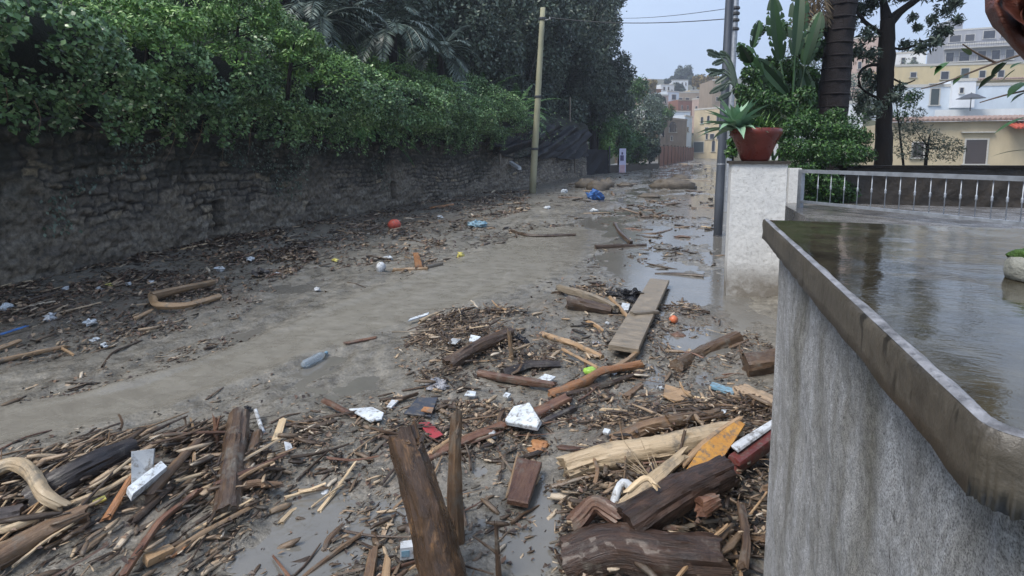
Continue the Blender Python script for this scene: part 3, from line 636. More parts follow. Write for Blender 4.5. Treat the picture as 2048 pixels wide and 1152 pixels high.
# terrace, low garden wall
mb = MB(); obox(mb, (1.12, 2.2, TZ - 1.6), (14, 0, 0), (0, 6.2, 0), (0, 0, 1.6)); structure(build(mb, 'terrace_floor', M['paving']))
g0 = hitz(1690, 400, TZ); g1 = hitz(2120, 402, TZ); dg = g1 - g0
t = thing('low_garden_wall', 'low dark brown garden wall behind the steel railing', 'wall', (g0 + g1) / 2)
gn = np.array([-dg[1], dg[0], 0]) / np.linalg.norm(dg)
V_, F_ = gridwall(g0 - np.array([0, 0, .2]), dg * 1.4, (0, 0, .66), 160, 30, .03, -gn); V2, F2 = gridwall(g0 + dg * 1.4 + gn * .2 - np.array([0, 0, .2]), -dg * 1.4, (0, 0, .66), 60, 20, .02, gn)
link('wall_body', np.vstack([V_, V2]), np.vstack([F_, F2 + len(V_)]), M['gwall'], t, smooth=True)
mb = MB(); obox(mb, g0 - gn * .05 + np.array([0, 0, .46]) - dg * .02, dg * 1.42, gn * .3, (0, 0, .04)); build(mb, 'coping', M['trunk'], t)
mb = MB(); dgn = dg / np.linalg.norm(dg)

# ------------------------------------------------------------------ old stone wall on the left
WY = np.array([-4, 1, 4.2, 6.4, 8.3, 13, 18, 24, 36.]); WXn = np.array([-6.9, -7.35, -7.85, -8.35, -8.65, -8.65, -8.2, -7.4, -6.9])
def wallx(y): return np.interp(y, WY, WXn)
yy = np.concatenate([np.arange(1, 20, .028), np.arange(20, 36.2, .06)]); zz = np.arange(-.3, 2.06, .03)
Yg, Zg = np.meshgrid(yy, zz); Zr = Zg - gbase(np.zeros_like(Yg), Yg)
ch = np.array([0]); rs = np.random.RandomState(2); hs = [-.4]
while hs[-1] < 2.6: hs.append(hs[-1] + rs.uniform(.09, .21))
hs = np.array(hs); Zw = Zr + .22 * fbm(Yg * .45, Zg * .6 + 3, 2) + .11 * fbm(Yg * 2.2, Zg * 1.6, 2) + .03 * fbm(Yg * 9, Zg * 9, 2)
ci = np.clip(np.searchsorted(hs, Zw) - 1, 0, len(hs) - 2); fz = np.minimum(Zw - hs[ci], hs[ci + 1] - Zw)
joint = np.zeros_like(Yg); tint = np.zeros_like(Yg); pil = np.zeros_like(Yg)
for c in range(len(hs) - 1):
    e = [-5.0]
    while e[-1] < 38: e.append(e[-1] + rs.uniform(.12, .42) * (1.2 if c % 3 else .8))
    e = np.array(e); msk = ci == c; yv = Yg[msk] + .09 * fbm(Zw[msk] * 4, Yg[msk] * 4, 3); k = np.clip(np.searchsorted(e, yv) - 1, 0, len(e) - 2)
    fy = np.minimum(yv - e[k], e[k + 1] - yv); d = np.minimum(fy, fz[msk]); tv = rs.rand(len(e)); pv = rs.rand(len(e))
    joint[msk] = 1 - sstep(.006, .026, d); pil[msk] = sstep(0, .028, d) * (.022 + .06 * pv[k] ** 1.5); tint[msk] = tv[k]
daub = sstep(-.05, .12, fbm(Yg * .55, Zr * .9, 3) + .22 * (.9 - Zr))           # lower part smeared flush with mud and old render
pil = pil * (1 - .75 * daub) + .05 * daub; joint = joint * (1 - .8 * daub); tint = tint * (1 - .5 * daub) + .4 * daub
disp = pil + .05 * fbm(Yg * 16, Zg * 18, 3) + .05 * fbm(Yg * 6, Zg * 7, 4) + .05 * fbm(Yg * .5, Zg * .7, 2)
w0 = ray(430, 440); wy = -8.66 * w0[1] / w0[0]                                                    # weep hole
hole = (np.abs(Yg - wy) < .13 + .05 * fbm(Zg * 5, Yg * 3, 2)) & (Zr > .2) & (Zr < .8); disp = np.where(hole, -.4, disp); joint = np.where(hole, 1, joint)
h0_ = ray(797, 390); hy = -8.3 * h0_[1] / h0_[0]; hole = (np.abs(Yg - hy) < .12) & (Zr > .3) & (Zr < .8); disp = np.where(hole, -.3, disp); joint = np.where(hole, 1, joint)
moss = np.clip(sstep(.75, 1.6, Zr + .9 * fbm(Yg * .6, Zg, 3)), 0, 1)  # upper wall mask: moss plus painted shade of the overhang
X = wallx(Yg) + disp
V = np.stack([X.ravel(), Yg.ravel(), Zg.ravel() + gbase(np.zeros_like(Yg), Yg).ravel() * 0], 1)
t = thing('stone_wall', 'long old stone retaining wall along the left side of the flooded street', 'wall', (-8.75, 18, 0))
nyw, nzw = len(yy), len(zz); Fq = gridf(nyw, nzw)
link('masonry_face', V, Fq, M['masonry'], t, smooth=True, extra={'joint': joint.ravel(), 'tint': tint.ravel(), 'moss': moss.ravel()})
mb = MB(); r = np.random.RandomState(8)
for k in range(120):
    y = r.uniform(3, 35); blob(mb, (wallx(y) - .15 + r.uniform(-.1, .12), y, 2.04 + r.uniform(-.04, .05)), (.18, r.uniform(.12, .28), r.uniform(.06, .12)), .3, k, 9, 6)
build(mb, 'loose_capping_stones', M['gwall'], t, True)
# stones sticking out low down on the wall, as in the photo, belong to it
# embankment behind and above the wall
PROF = np.array([(-9.1, -.3), (-9.3, 1.7), (-9.35, 2.1), (-9.1, 2.6), (-8.8, 3.0), (-8.9, 3.6), (-9.8, 4.1), (-11.5, 4.7), (-15, 6.3), (-24, 9.5)])
ye = np.concatenate([np.arange(-3, 38, .4)]); sE = np.linspace(0, 1, 60); pl_ = np.r_[0, np.cumsum(np.hypot(*np.diff(PROF, axis=0).T))]; pl_ /= pl_[-1]
SE, YE = np.meshgrid(sE, ye); XE = np.interp(SE, pl_, PROF[:, 0]) + wallx(YE) + 8.75; ZE = np.interp(SE, pl_, PROF[:, 1]) + .0 * YE
nz_ = .35 * fbm(YE * .7, SE * 9, 4); XE = XE + nz_ * sstep(.1, .25, SE); ZE = ZE + nz_ * .6 * sstep(.3, .4, SE)
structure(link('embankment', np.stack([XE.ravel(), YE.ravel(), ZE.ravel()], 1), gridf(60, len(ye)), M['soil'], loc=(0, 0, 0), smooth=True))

# ------------------------------------------------------------------ foliage tools
def leaves_mesh(name, C, N, size, mat, parent=None, asp=.55, rs=None, droop=.3, kind=None):
    """C centres, N outward directions; each leaf is folded along its midrib"""
    n = len(C); rs = rs or RNG
    d = N * .35 + rs.normal(0, .6, (n, 3)); d[:, 2] -= droop; d /= np.linalg.norm(d, axis=1)[:, None] + 1e-9
    up = N + rs.normal(0, .45, (n, 3)); s = np.cross(d, up); s /= np.linalg.norm(s, axis=1)[:, None] + 1e-9; up = np.cross(s, d)
    L = (size * rs.uniform(.6, 1.35, n))[:, None]
    A = C - d * L * .5; T = C + d * L * .5; B = C + s * L * asp * .5 + up * L * .08 - d * L * .05; D = C - s * L * asp * .5 + up * L * .08 - d * L * .05
    V = np.stack([A, B, T, D], 1).reshape(-1, 3); i = np.arange(n) * 4
    F = np.concatenate([np.stack([i, i + 1, i + 2], 1), np.stack([i, i + 2, i + 3], 1)])
    return link(name, V, F, mat, parent)
def clump_pts(c, r, n, rs, shell=.55):
    d = rs.normal(0, 1, (n, 3)); d /= np.linalg.norm(d, axis=1)[:, None]; rad = (shell + (1 - shell) * rs.rand(n)) ** 1
    bumpy = 1 + .35 * fbm(d[:, 0] * 2.3 + c[0], d[:, 1] * 2.3 + d[:, 2] * 2 + c[1], 3)
    return np.array(c) + d * np.array(r) * (rad * bumpy)[:, None], d
def tree(label, base, cc, cr, nclump, nleaf, lsize, mat, tr=.2, name='tree', cat='tree', group=None, seed=0, asp=.55, crf=.34, limbs=7, tmat=None, shellc=.5, clumps=None):
    rs = np.random.RandomState(seed + 100); cc = np.array(cc, float); cr = np.array(cr, float) * np.ones(3); base = np.array(base, float)
    t = thing(name, label, cat, base, group); cl = []
    if clumps is not None: cl = [(np.array(c), np.array(r) * np.ones(3)) for c, r in clumps]
    else:
        for k in range(nclump):
            d = rs.normal(0, 1, 3); d /= np.linalg.norm(d); q = cc + d * cr * (shellc + (.85 - shellc) * rs.rand()); cl.append((q, cr * crf * rs.uniform(.6, 1.25)))
    vol = np.array([r.prod() ** .66 for c, r in cl]); vol /= vol.sum(); C = []; N = []
    for (c, r), w in zip(cl, vol): a, b_ = clump_pts(c, r, max(6, int(nleaf * w)), rs); C.append(a); N.append(b_)
    leaves_mesh('crown', np.vstack(C), np.vstack(N), lsize, mat, t, asp, rs)
    if tr:
        mb = MB(); top = cc + np.array([0, 0, cr[2] * .3]); sweep(mb, [base - np.array([0, 0, .3]), base * .5 + cc * .5 + rs.normal(0, .15, 3) * tr * 3, top], [tr * 1.3, tr, tr * .3], 10, rough=.1, sub=8, seed=seed)
        for k in range(min(limbs, len(cl))):
            f = rs.uniform(.35, .8); s = base + (top - base) * f; e = cl[k][0]; sweep(mb, [s, (s + e) / 2 + np.array([0, 0, -.1 * cr[2]]), e], [tr * .5, tr * .3, tr * .12], 6, rough=.1, sub=6, seed=seed + k)
        build(mb, 'trunk', tmat or M['trunk'], t, True)
    return t
def frond(C, base, d, L, ll, lw, rs, droop=.8, n=26, V=None):
    """one feather frond; appends leaf quads to V (list) and returns rachis points"""
    d = np.array(d, float); d /= np.linalg.norm(d); p = np.array(base, float); side = np.cross(d, (0, 0, 1)); side /= np.linalg.norm(side) + 1e-9; pts = [p.copy()]
    for i in range(n):
        tt = i / n; p = p + d * L / n; d = d + np.array([0, 0, -droop / n * (1 + tt)]); d /= np.linalg.norm(d); pts.append(p.copy()); up = np.cross(side, d)
        if tt < .12: continue
        w = ll * math.sin(math.pi * min(1, .15 + .85 * tt)) ** .6
        for sg in (-1, 1):
            q = side * sg * .85 + d * .55 + up * .1 + rs.normal(0, .08, 3) - np.array([0, 0, .25]); q /= np.linalg.norm(q); x = np.cross(q, up); x /= np.linalg.norm(x) + 1e-9
            V += [p, p + q * w * .4 + x * lw / 2, p + q * w - np.array([0, 0, .12 * w]), p + q * w * .4 - x * lw / 2]
    return pts
def frond_plant(label, c, nf, L, ll, lw, mat, base=None, tr=.15, el=(-.2, 1.2), name='palm_tree', cat='palm', droop=.9, seed=0, group=None, az=None, tmat=None, n=26):
    rs = np.random.RandomState(seed + 300); c = np.array(c, float); base = c - np.array([0, 0, 2.5]) if base is None else np.array(base); t = thing(name, label, cat, base, group); V = []; mb = MB()
    for k in range(nf):
        a = rs.uniform(*(az or (0, 2 * math.pi))) if az else k * 2.399 + rs.normal(0, .2); e = rs.uniform(*el)
        pts = frond(None, c + rs.normal(0, .05, 3), (math.cos(a) * math.cos(e), math.sin(a) * math.cos(e), math.sin(e)), L * rs.uniform(.7, 1.15), ll, lw, rs, droop * rs.uniform(.7, 1.4), n, V); sweep(mb, pts[::5] + [pts[-1]], [lw * .5, lw * .2], 4, rough=0, sub=8)
    V = np.array(V); i = np.arange(len(V) // 4) * 4; F = np.stack([i, i + 1, i + 2, i + 3], 1)
    link('fronds', V, F, mat, t); build(mb, 'stalks', mat, t)
    if tr: mb = MB(); sweep(mb, [base - np.array([0, 0, .4]), (base + c) / 2, c], [tr, tr * .9, tr * .85], 12, rough=.06, sub=24, seed=seed); build(mb, 'trunk', tmat or M['palmtrunk'], t)
    return t

# ------------------------------------------------------------------ creeper over the embankment
rs = np.random.RandomState(21); n = 135000
y = 1.6 + 19.5 * rs.rand(n) ** 1.25; y += (rs.rand(n) < .03) * rs.uniform(0, 8, n); s = rs.rand(n) ** .9
PX_ = np.array([-8.5, -8.0, -7.45, -7.3, -7.6, -8.2, -9.2, -10.6, -12.5]); PZ_ = np.array([2.35, 2.3, 2.5, 2.95, 3.4, 3.8, 4.2, 4.75, 5.6]); ss = np.linspace(0, 1, 9)
x = np.interp(s, ss, PX_) + wallx(y) + 8.75; z = np.interp(s, ss, PZ_) + .25 * fbm(y * .35, y * 0, 2) - .35 * sstep(0, 12, 12 - y) * (s < .4) * 0
big = fbm(y * .55, s * 3.2, 3); mid = fbm(y * 2.1 + 9, s * 10, 3)
nx_ = np.interp(s, ss, [.9, .95, 1, 1, .9, .7, .45, .35, .3]); nz2 = np.sqrt(1 - nx_ ** 2 + 1e-6) * np.interp(s, ss, [-1, -.8, -.3, .2, 1, 1, 1, 1, 1])
dsp = .9 * big + .42 * mid + rs.normal(0, .05, n)
x += nx_ * dsp; z += nz2 * dsp * .8 + .25 * (s < .12) * big; z = np.maximum(z, 2.1 + .5 * rs.rand(n) ** 3 + .5 * np.clip(fbm(y * 1.3, y * 0 + 7, 3), -.3, .5) + .15)
z = z - .0; keep = (mid > -.24) & (y > 1.5); C = np.stack([x, y, z], 1)[keep]; N = np.stack([nx_, 0 * x, nz2 + .35], 1)[keep]
sc, sn = [], []
for k in range(170):
    y0 = 1.8 + 19 * rs.rand() ** 1.2; x0 = float(wallx(y0)) + rs.uniform(.35, 1.15); z0 = rs.uniform(2.3, 2.6); l = rs.uniform(.15, .75); m_ = int(30 + l * 90); tt = rs.rand(m_)
    sc.append(np.stack([x0 - .12 * tt + rs.normal(0, .05, m_), y0 + rs.normal(0, .09 * (1.2 - tt), m_), z0 - l * tt], 1)); sn.append(np.tile([.9, 0, .2], (m_, 1)))
C = np.vstack([C] + sc); N = np.vstack([N] + sn)
lt = (fbm(C[:, 1] * .5 + 11, C[:, 2] * .9, 3) + .16 * (C[:, 2] - 3.3)) > .16  # paler leaf colour gathered towards the top paints the creeper's lit crowns
o = leaves_mesh('lit_tone_creeper', C[lt] + N[lt] * .06, N[lt], .075, M['fern'], None, .45, rs); tag(o, 'fresh light green climbers growing through the top of the dark creeper', 'creeper', kind='stuff'); C = C[~lt]; N = N[~lt]
o = leaves_mesh('creeper', C, N, .068, M['ivy'], None, .7, rs); tag(o, 'dense dark green creeper spilling over the old stone wall', 'creeper', kind='stuff')
# weeds rooted in the wall face
nw = 9000; yw = 2.5 + 24 * rs.rand(nw) ** 1.2; zw = 1.9 - 1.3 * rs.rand(nw) ** 1.4; kp = fbm(yw * .8 + 4, zw * 1.1, 3) + .25 * (zw - 1.3) > .10
Cw = np.stack([wallx(yw) + .09 + .12 * rs.rand(nw), yw, zw + gbase(0 * yw, yw) * .5], 1)[kp]; o = leaves_mesh('wall_weeds', Cw, np.tile([1., 0, .2], (len(Cw), 1)), .055, M['duskleaf'], None, .6, rs, 1.0); tag(o, 'dim weeds and moss tufts rooted in the stone wall face', 'weeds', kind='stuff')
# hanging roots and stems in the recess under it
mb = MB()
for k in range(90):
    yk = 2.5 + 31 * rs.rand() ** 1.5; x0 = float(wallx(yk)) + rs.uniform(.15, .9); z0 = rs.uniform(2.2, 2.6); l = rs.uniform(.3, 1.0) * .8
    sweep(mb, [(x0, yk, z0), (x0 - .1 + rs.normal(0, .05), yk + rs.normal(0, .12), z0 - l * .5), (x0 - .15 + rs.normal(0, .08), yk + rs.normal(0, .2), z0 - l)], [.006, .004, .002], 4, rough=0, sub=4)
o = build(mb, 'hanging_roots', M['bark_brown']); tag(o, 'thin brown roots hanging under the creeper in front of the stone wall', 'roots', kind='stuff')

def onbank(px, py, d): return at(px, py, d)
sh = [(590, 100, 9.5, .55, 'fern', 'pale green fern-like shrub highest on the bank at the left'), (300, 60, 8.2, .7, 'fern', 'light green climbing shrub near the top left of the bank'), (480, 30, 9.5, .7, 'fern', 'yellow-green shrub at the top edge of the bank'),
      (640, 140, 12.5, .6, 'fern', 'bright green shrub in the middle of the bank'), (740, 190, 14.5, .7, 'fern', 'fresh green bush where the bank starts to drop'), (850, 210, 17, .8, 'fern', 'low light green bush on the wall top left of the pole'),
      (930, 220, 19.5, .8, 'feather', 'mid green bush drooping over the wall left of the black net'), (800, 240, 15.5, .5, 'ivy', 'dark ivy bush hanging lowest over the wall'), (540, 60, 12, .9, 'ivy', 'deep green rounded shrub under the palms'), (900, 190, 21, .9, 'duskleaf', 'greyish shrub behind the bright bushes')]
for k, (px, py, d, r, mt, lb) in enumerate(sh):
    c = at(px, py, d); tree(lb, c - np.array([.2, 0, r]), c, (r, r * 1.1, r * .8), 9, 2600, .085, M[mt], .03, 'shrub', 'shrub', 'shrubs on the bank', seed=k, asp=.4, limbs=5)
# feathery branches near the pole
frs = [(965, 175, 22.5, 'feathery green acacia sapling left of the concrete pole'), (1030, 195, 24, 'feathery green sapling reaching just in front of the concrete pole'), (700, 210, 15, 'feathery sapling in the middle of the bank'), (860, 160, 19, 'thin feathery sapling under the silver palms')]
for k, (px, py, d, lb) in enumerate(frs):
    c = at(px, py + 45, d); frond_plant(lb, c, 36, 2.0, .26, .06, M['feather'], c - np.array([0, 0, 1.2]), 0, (.1, 1.3), 'sapling', 'sapling', 1.0, k, 'feathery saplings', n=22)
# palms
pls = [(785, 60, 17, 'silver-green palm with drooping fronds above the middle of the bank'), (640, 40, 15.5, 'blue-grey palm at the left of the palm group'), (880, 110, 20, 'blue-grey palm nearest the tall dark trees'), (700, 150, 17.5, 'low silver-green palm behind the bright shrubs'), (560, -10, 16, 'palm whose crown touches the top edge of the photo')]
for k, (px, py, d, lb) in enumerate(pls):
    frond_plant(lb, at(px, py, d), 30, 2.0, .42, .045, M['palmleaf'], at(px, py, d) - np.array([0, 0, 2.2]), .16, (-.3, 1.1), 'palm_tree', 'palm', 1.3, 20 + k, 'palms on the bank')
# dark woodland
trs = [(500, -60, 17, 3.0, 'duskleaf', 'shadowy grey-green tree at the top left behind the creeper'), (690, -40, 21, 3.6, 'duskleaf', 'blue-grey tree behind the silver palms'), (830, 40, 25, 3.8, 'duskleaf', 'dusky tree between the palms and the dark evergreens'), (940, 30, 27, 4.0, 'darkleaf', 'dark evergreen left of the concrete pole'),
       (1040, 10, 31, 4.6, 'darkleaf', 'tallest dark evergreen, behind the concrete pole'), (1130, 60, 36, 4.6, 'darkleaf', 'dark evergreen right of the concrete pole'), (1175, 20, 40, 3.2, 'darkleaf', 'dark evergreen whose crown ends against the sky'), (1190, 160, 40, 3.0, 'darkleaf', 'dark rounded tree hanging over the far end of the street'),
       (1020, 170, 30, 3.4, 'darkleaf', 'low dark tree behind the black shade net'), (1120, 200, 38, 3.6, 'darkleaf', 'dark tree standing above the dark gate'), (200, -120, 14, 3, 'duskleaf', 'dim tree above the creeper at the far left'), (900, 150, 27, 3.4, 'darkleaf', 'dark undergrowth tree behind the feathery saplings'), (770, 120, 24, 3.6, 'duskleaf', 'dim grey-green tree behind the low palm')]
for k, (px, py, d, r, mt, lb) in enumerate(trs):
    c = at(px, py, d); b_ = c.copy(); b_[2] = max(1.5, c[2] - r * 2.2)
    tree(lb, b_, c, (r, r, r * 1.15), 60, 26000, .10 + .003 * d, M[mt], .22, 'woodland_tree', 'tree', 'trees behind the bank', seed=40 + k, crf=.27, shellc=.35)
fs = [(1225, 215, 46, 1.9, 'darkleaf', 'dark green shrub where the dark trees end'), (1262, 200, 56, 2.1, 'bushleaf', 'round green tree at the left of the far street'), (1285, 255, 50, 1.9, 'duskleaf', 'grey-green hedge bush along the far street'), (1238, 280, 44, 1.5, 'feather', 'green bush behind the pale poster'), (1300, 290, 49, 1.2, 'darkleaf', 'low dark hedge bush before the rust brown fence'),
      (1205, 290, 42, 1.3, 'fern', 'yellow-green vine bush above the dark gate'), (1268, 300, 46, 1.3, 'bushleaf', 'green bush hanging onto the mud beside the poster'), (1292, 215, 70, 2.0, 'duskleaf', 'distant grey tree left of the stone house'), (1328, 238, 78, 1.6, 'bushleaf', 'small garden tree on the stone house terrace'), (1195, 245, 41, 1.3, 'feather', 'light green shrub leaning from the dark trees')]
for k, (px, py, d, r, mt, lb) in enumerate(fs):
    c = at(px, py, d); tree(lb, c - np.array([0, 0, r * 1.4]), c, (r, r, r * 1.2), 16, 4200, .2, M[mt], .08, 'hedge_bush', 'bush', 'bushes along the far street', seed=70 + k, crf=.4)

# ------------------------------------------------------------------ black net, gate, poster on the left verge
def cloth(name, quad, nu, nv, fold, mat, parent=None, seed=0, freq=5, thick=.02):
    a, b_, c, d = map(np.array, quad); u, v = np.meshgrid(np.linspace(0, 1, nu), np.linspace(0, 1, nv)); Pm = (a * (1 - u[..., None]) + b_ * u[..., None]) * (1 - v[..., None]) + (d * (1 - u[..., None]) + c * u[..., None]) * v[..., None]
    nr = np.cross(b_ - a, d - a); nr /= np.linalg.norm(nr); f = fold * (fbm(u * freq + v * 3 + seed, v * 2.2 + seed, 3) + .35 * np.sin((u * 2 + v * 1.5) * freq * 2)); Pm = Pm + f[..., None] * nr; Pm[..., 2] -= (fold * .8 * np.sin(u * math.pi) * v)
    Q = Pm + nr * thick; Fa = gridf(nu, nv); V = np.vstack([Pm.reshape(-1, 3), Q.reshape(-1, 3)]); return link(name, V, np.vstack([Fa[:, ::-1], Fa + nu * nv]), mat, parent, smooth=True)
dn = 30; t = thing('shade_net', 'black shade net sagging in folds above the stone wall behind the pole', 'net', at(1070, 330, dn + 1))
cloth('net_sheet', [at(985, 255, 21.5), at(1150, 250, 32), at(1148, 300, 32), at(1000, 300, 21.5)], 60, 24, .5, M['net'], t, 2, 4)
cloth('net_sheet', [at(1090, 262, 27.5), at(1184, 258, 34), at(1172, 312, 33.8), at(1085, 305, 27.3)], 50, 20, .35, M['net'], t, 5, 5)
mb = MB()

for px, d, y0, y1 in ((1000, 22.2, 245, 330), (1150, 32.5, 262, 346), (1140, 33, 195, 262)): mb = MB(); sweep(mb, [at(px, y1, d), at(px, y0, d)], .05, 8, rough=0); build(mb, 'stake', M['wood_grey'], t)
t = thing('yard_gate', 'dark gate covered with black mesh at the end of the stone wall', 'gate', at(1195, 356, 38))
cloth('mesh_panel', [at(1172, 298, 37.5), at(1217, 300, 39.5), at(1217, 354, 39.5), at(1172, 357, 37.5)], 20, 20, .12, M['net'], t, 3, 3)
for px, d in ((1170, 37.4), (1219, 39.5)): mb = MB(); sweep(mb, [at(px, 362, d), at(px, 292, d)], .06, 8, rough=0); build(mb, 'gate_post', M['iron'], t)
t = thing('verge_wall', 'short grey concrete wall between the dark gate and the poster', 'wall', at(1228, 350, 41))
mb = MB(); a = at(1220, 353, 40); b_ = at(1318, 338, 50); dd = b_ - a; dd[2] = 0; obox(mb, a - np.array([0, 0, .3]), dd, (-.5, .3, 0), (0, 0, 1.1)); build(mb, 'wall_body', M['gwall'], t)
t = thing('poster_board', 'pale lilac poster board with a dark figure standing on the far left verge', 'poster', at(1245, 348, 41))
pa = at(1238, 297, 41); pb = at(1251, 297, 41.3); pcn = at(1238, 346, 41); h = pa[2] - pcn[2]; dd = pb - pa
mb = MB(); obox(mb, pcn, dd, (0, .06, 0), (0, 0, h)); build(mb, 'board', M['sign'], t)
mb = MB(); obox(mb, pcn + np.array([0, -.02, 0]) + dd * .1, dd * .8, (0, .015, 0), (0, 0, h * .33)); build(mb, 'print_panel', M['signp'], t)
mb = MB(); blob(mb, pcn + dd * .4 + np.array([0, -.02, h * .8]), (.09, .02, .11), .1, 1); obox(mb, pcn + dd * .15 + np.array([0, -.02, h * .5]), dd * .55, (0, .012, 0), (0, 0, h * .22)); build(mb, 'printed_figure', M['signd'], t)

# ------------------------------------------------------------------ right-hand garden
pb = at(1666, 300, 9.2); pb[2] = .8; ptp = at(1684, 0, 9.2); dr = (ptp - at(1664, 235, 9.2)); dr /= dr[2]
ctop = ptp + dr * 3.6
t = frond_plant('thick dark ringed palm trunk rising out of the photo beside the broad-leaved plant', ctop, 26, 2.6, .5, .05, M['palmleaf'], pb, 0, (-.4, 1.2), 'palm_tree', 'palm', 1.2, 60)
mb = MB(); q0 = at(1662, 262, 9.2) - dr * 1.4
pts = [q0, at(1664, 235, 9.2), ptp, ctop]; sweep(mb, pts, [.235, .22, .215, .24], 18, rough=.035, sub=70, seed=5)
for k in range(34):
    q = q0 + (ctop - q0) * ((k + .5) / 34); lathe(mb, q - np.array([0, 0, .02]), [(.20, 0), (.238, .012), (.236, .03), (.20, .045)], 18, .03)
build(mb, 'trunk', M['palmtrunk'], t, True)
# hanging dead skirt to the left of the trunk
V = []; rs = np.random.RandomState(77); mb = MB()
for k in range(16):
    c0 = at(1625 + rs.uniform(-25, 20), -30 + rs.uniform(-20, 20), 9.1); pts = frond(None, c0, (rs.uniform(-.3, .2), rs.uniform(-.3, .3), -1), rs.uniform(.5, .95), .22, .03, rs, .3, 16, V)
V = np.array(V); i = np.arange(len(V) // 4) * 4; link('dead_fronds', V, np.stack([i, i + 1, i + 2, i + 3], 1), M['dryleaf'], t)

def paddle(mb, base, c, tip, w, rs, tears=7):
    """banana-like blade from c to tip carried on a stalk from base"""
    w = w * .72; base, c, tip = map(lambda q: np.array(q, float), (base, c, tip)); sweep(mb, [base, base * .4 + c * .6 + np.array([0, 0, .1]), c], [.022, .016, .012], 6, rough=0, sub=8)
    n = 18; d = tip - c; L = np.linalg.norm(d); d /= L; s = np.cross(d, EYE - c + rs.normal(0, 1.5, 3)); s /= np.linalg.norm(s); up = np.cross(s, d)
    for sg in (-1, 1):
        V = []; F = []; prev = None
        for i in range(n + 1):
            t_ = i / n; ww = w * .5 * (math.sin(math.pi * (.06 + .94 * t_)) ** .55 if t_ < .97 else .12); p = c + d * L * t_ + up * (-.12 * L * t_ ** 2)
            q1 = p + s * sg * ww * .55 + up * ww * .22; q2 = p + s * sg * ww + up * ww * .12 + d * ww * .25 - np.array([0, 0, .08 * ww]); V += [p, q1, q2]
        cut = set(rs.choice(range(3, n), tears, replace=False))
        for i in range(n):
            a = i * 3; F.append((a, a + 1, a + 4, a + 3))
            if i in cut: V += [V[a + 1], V[a + 2], V[a + 4] * .55 + V[a + 5] * .45]; m_ = len(V) - 3; F.append((m_, m_ + 1, m_ + 2))
            else: F.append((a + 1, a + 2, a + 5, a + 4))
        mb.add(V, F)
t = thing('paddle_leaf_plant', 'tall plant with torn broad paddle leaves against the sky left of the palm trunk', 'plant', at(1560, 330, 8.6)); mb = MB(); rs = np.random.RandomState(3)
for (a, b_, c, d, w, dp) in [(1590, 110, 1605, -40, .42, 8.6), (1560, 120, 1545, -10, .40, 8.8), (1525, 150, 1478, 85, .34, 8.5), (1575, 190, 1515, 118, .38, 8.6), (1610, 130, 1640, 20, .4, 9), (1500, 125, 1480, 95, .34, 8.4),
                         (1580, 240, 1530, 190, .34, 8.6), (1625, 210, 1600, 130, .34, 9), (1550, 250, 1500, 215, .3, 8.5), (1600, 70, 1652, 95, .4, 9.0), (1505, 95, 1520, 40, .25, 8.6)]:
    paddle(mb, at(1565 + rs.uniform(-25, 45), 320, 8.7 + rs.uniform(-.2, .2)), at(a, b_, dp), at(c, d, dp + rs.uniform(-.3, .3)), w, rs)
build(mb, 'leaves', M['paddle'], t)
t = thing('lobed_leaf_branch', 'small dark drooping leaves in front of the sky left of the grey posts', 'branch', at(1470, 220, 8.4)); mb = MB()
for (x0, y0, x1, y1) in [(1452, 112, 1416, 108), (1448, 120, 1425, 128), (1450, 140, 1418, 150), (1455, 150, 1430, 166), (1452, 168, 1420, 186), (1462, 185, 1436, 200), (1460, 118, 1440, 102), (1460, 160, 1440, 182), (1440, 112, 1414, 100), (1445, 145, 1412, 140)]:
    paddle(mb, at(1478, 190, 8.4), at(x0, y0, 8.4), at(x1, y1, 8.4), .13, rs, 2)
build(mb, 'leaves', M['darkleaf'], t)
def gtree(label, clumps, mat, n, ls, base, seed, name='garden_shrub', cat='shrub', tr=.03, asp=.5, group=None, rr=(1, 1)):
    cl = [(at(px, py, d), np.array([r / FPX * d] * 3) * np.array([1, 1, .8])) for (px, py, d, r) in clumps]
    cc = np.mean([c for c, r in cl], axis=0); return tree(label, base, cc, .4, 0, n, ls, mat, tr, name, cat, group, seed, asp, clumps=cl)
gtree('dark leafy thicket filling the gap under the paddle leaves', [(1500, 200, 9.6, 26), (1530, 170, 10, 30), (1570, 150, 10, 34), (1610, 160, 10, 30), (1500, 240, 9.6, 30), (1550, 220, 10, 40), (1600, 220, 10, 40), (1635, 190, 10, 24), (1480, 225, 9.6, 16), (1630, 100, 10, 26), (1640, 50, 10, 22), (1570, 190, 10.4, 34)], M['bushleaf'], 14000, .085, at(1560, 360, 10), 1, 'thicket', 'shrub', .04)
gtree('light green leaves showing through the thicket below the paddle plant', [(1520, 190, 9.3, 22), (1550, 240, 9.2, 30), (1600, 235, 9.2, 26), (1620, 150, 9.2, 20), (1500, 260, 9.0, 20), (1590, 180, 9.2, 18), (1560, 60, 9.4, 22), (1610, 100, 9.3, 26), (1580, 130, 9.0, 22), (1540, 130, 9.2, 20), (1635, 60, 9.3, 22), (1520, 60, 9, 14), (1500, 150, 8.4, 22), (1530, 200, 8.3, 24), (1570, 210, 8.3, 26), (1610, 190, 8.3, 22), (1480, 180, 8.4, 16)], M['bushleaf'], 11000, .055, at(1560, 360, 9.2), 2, 'garden_shrub', 'shrub')
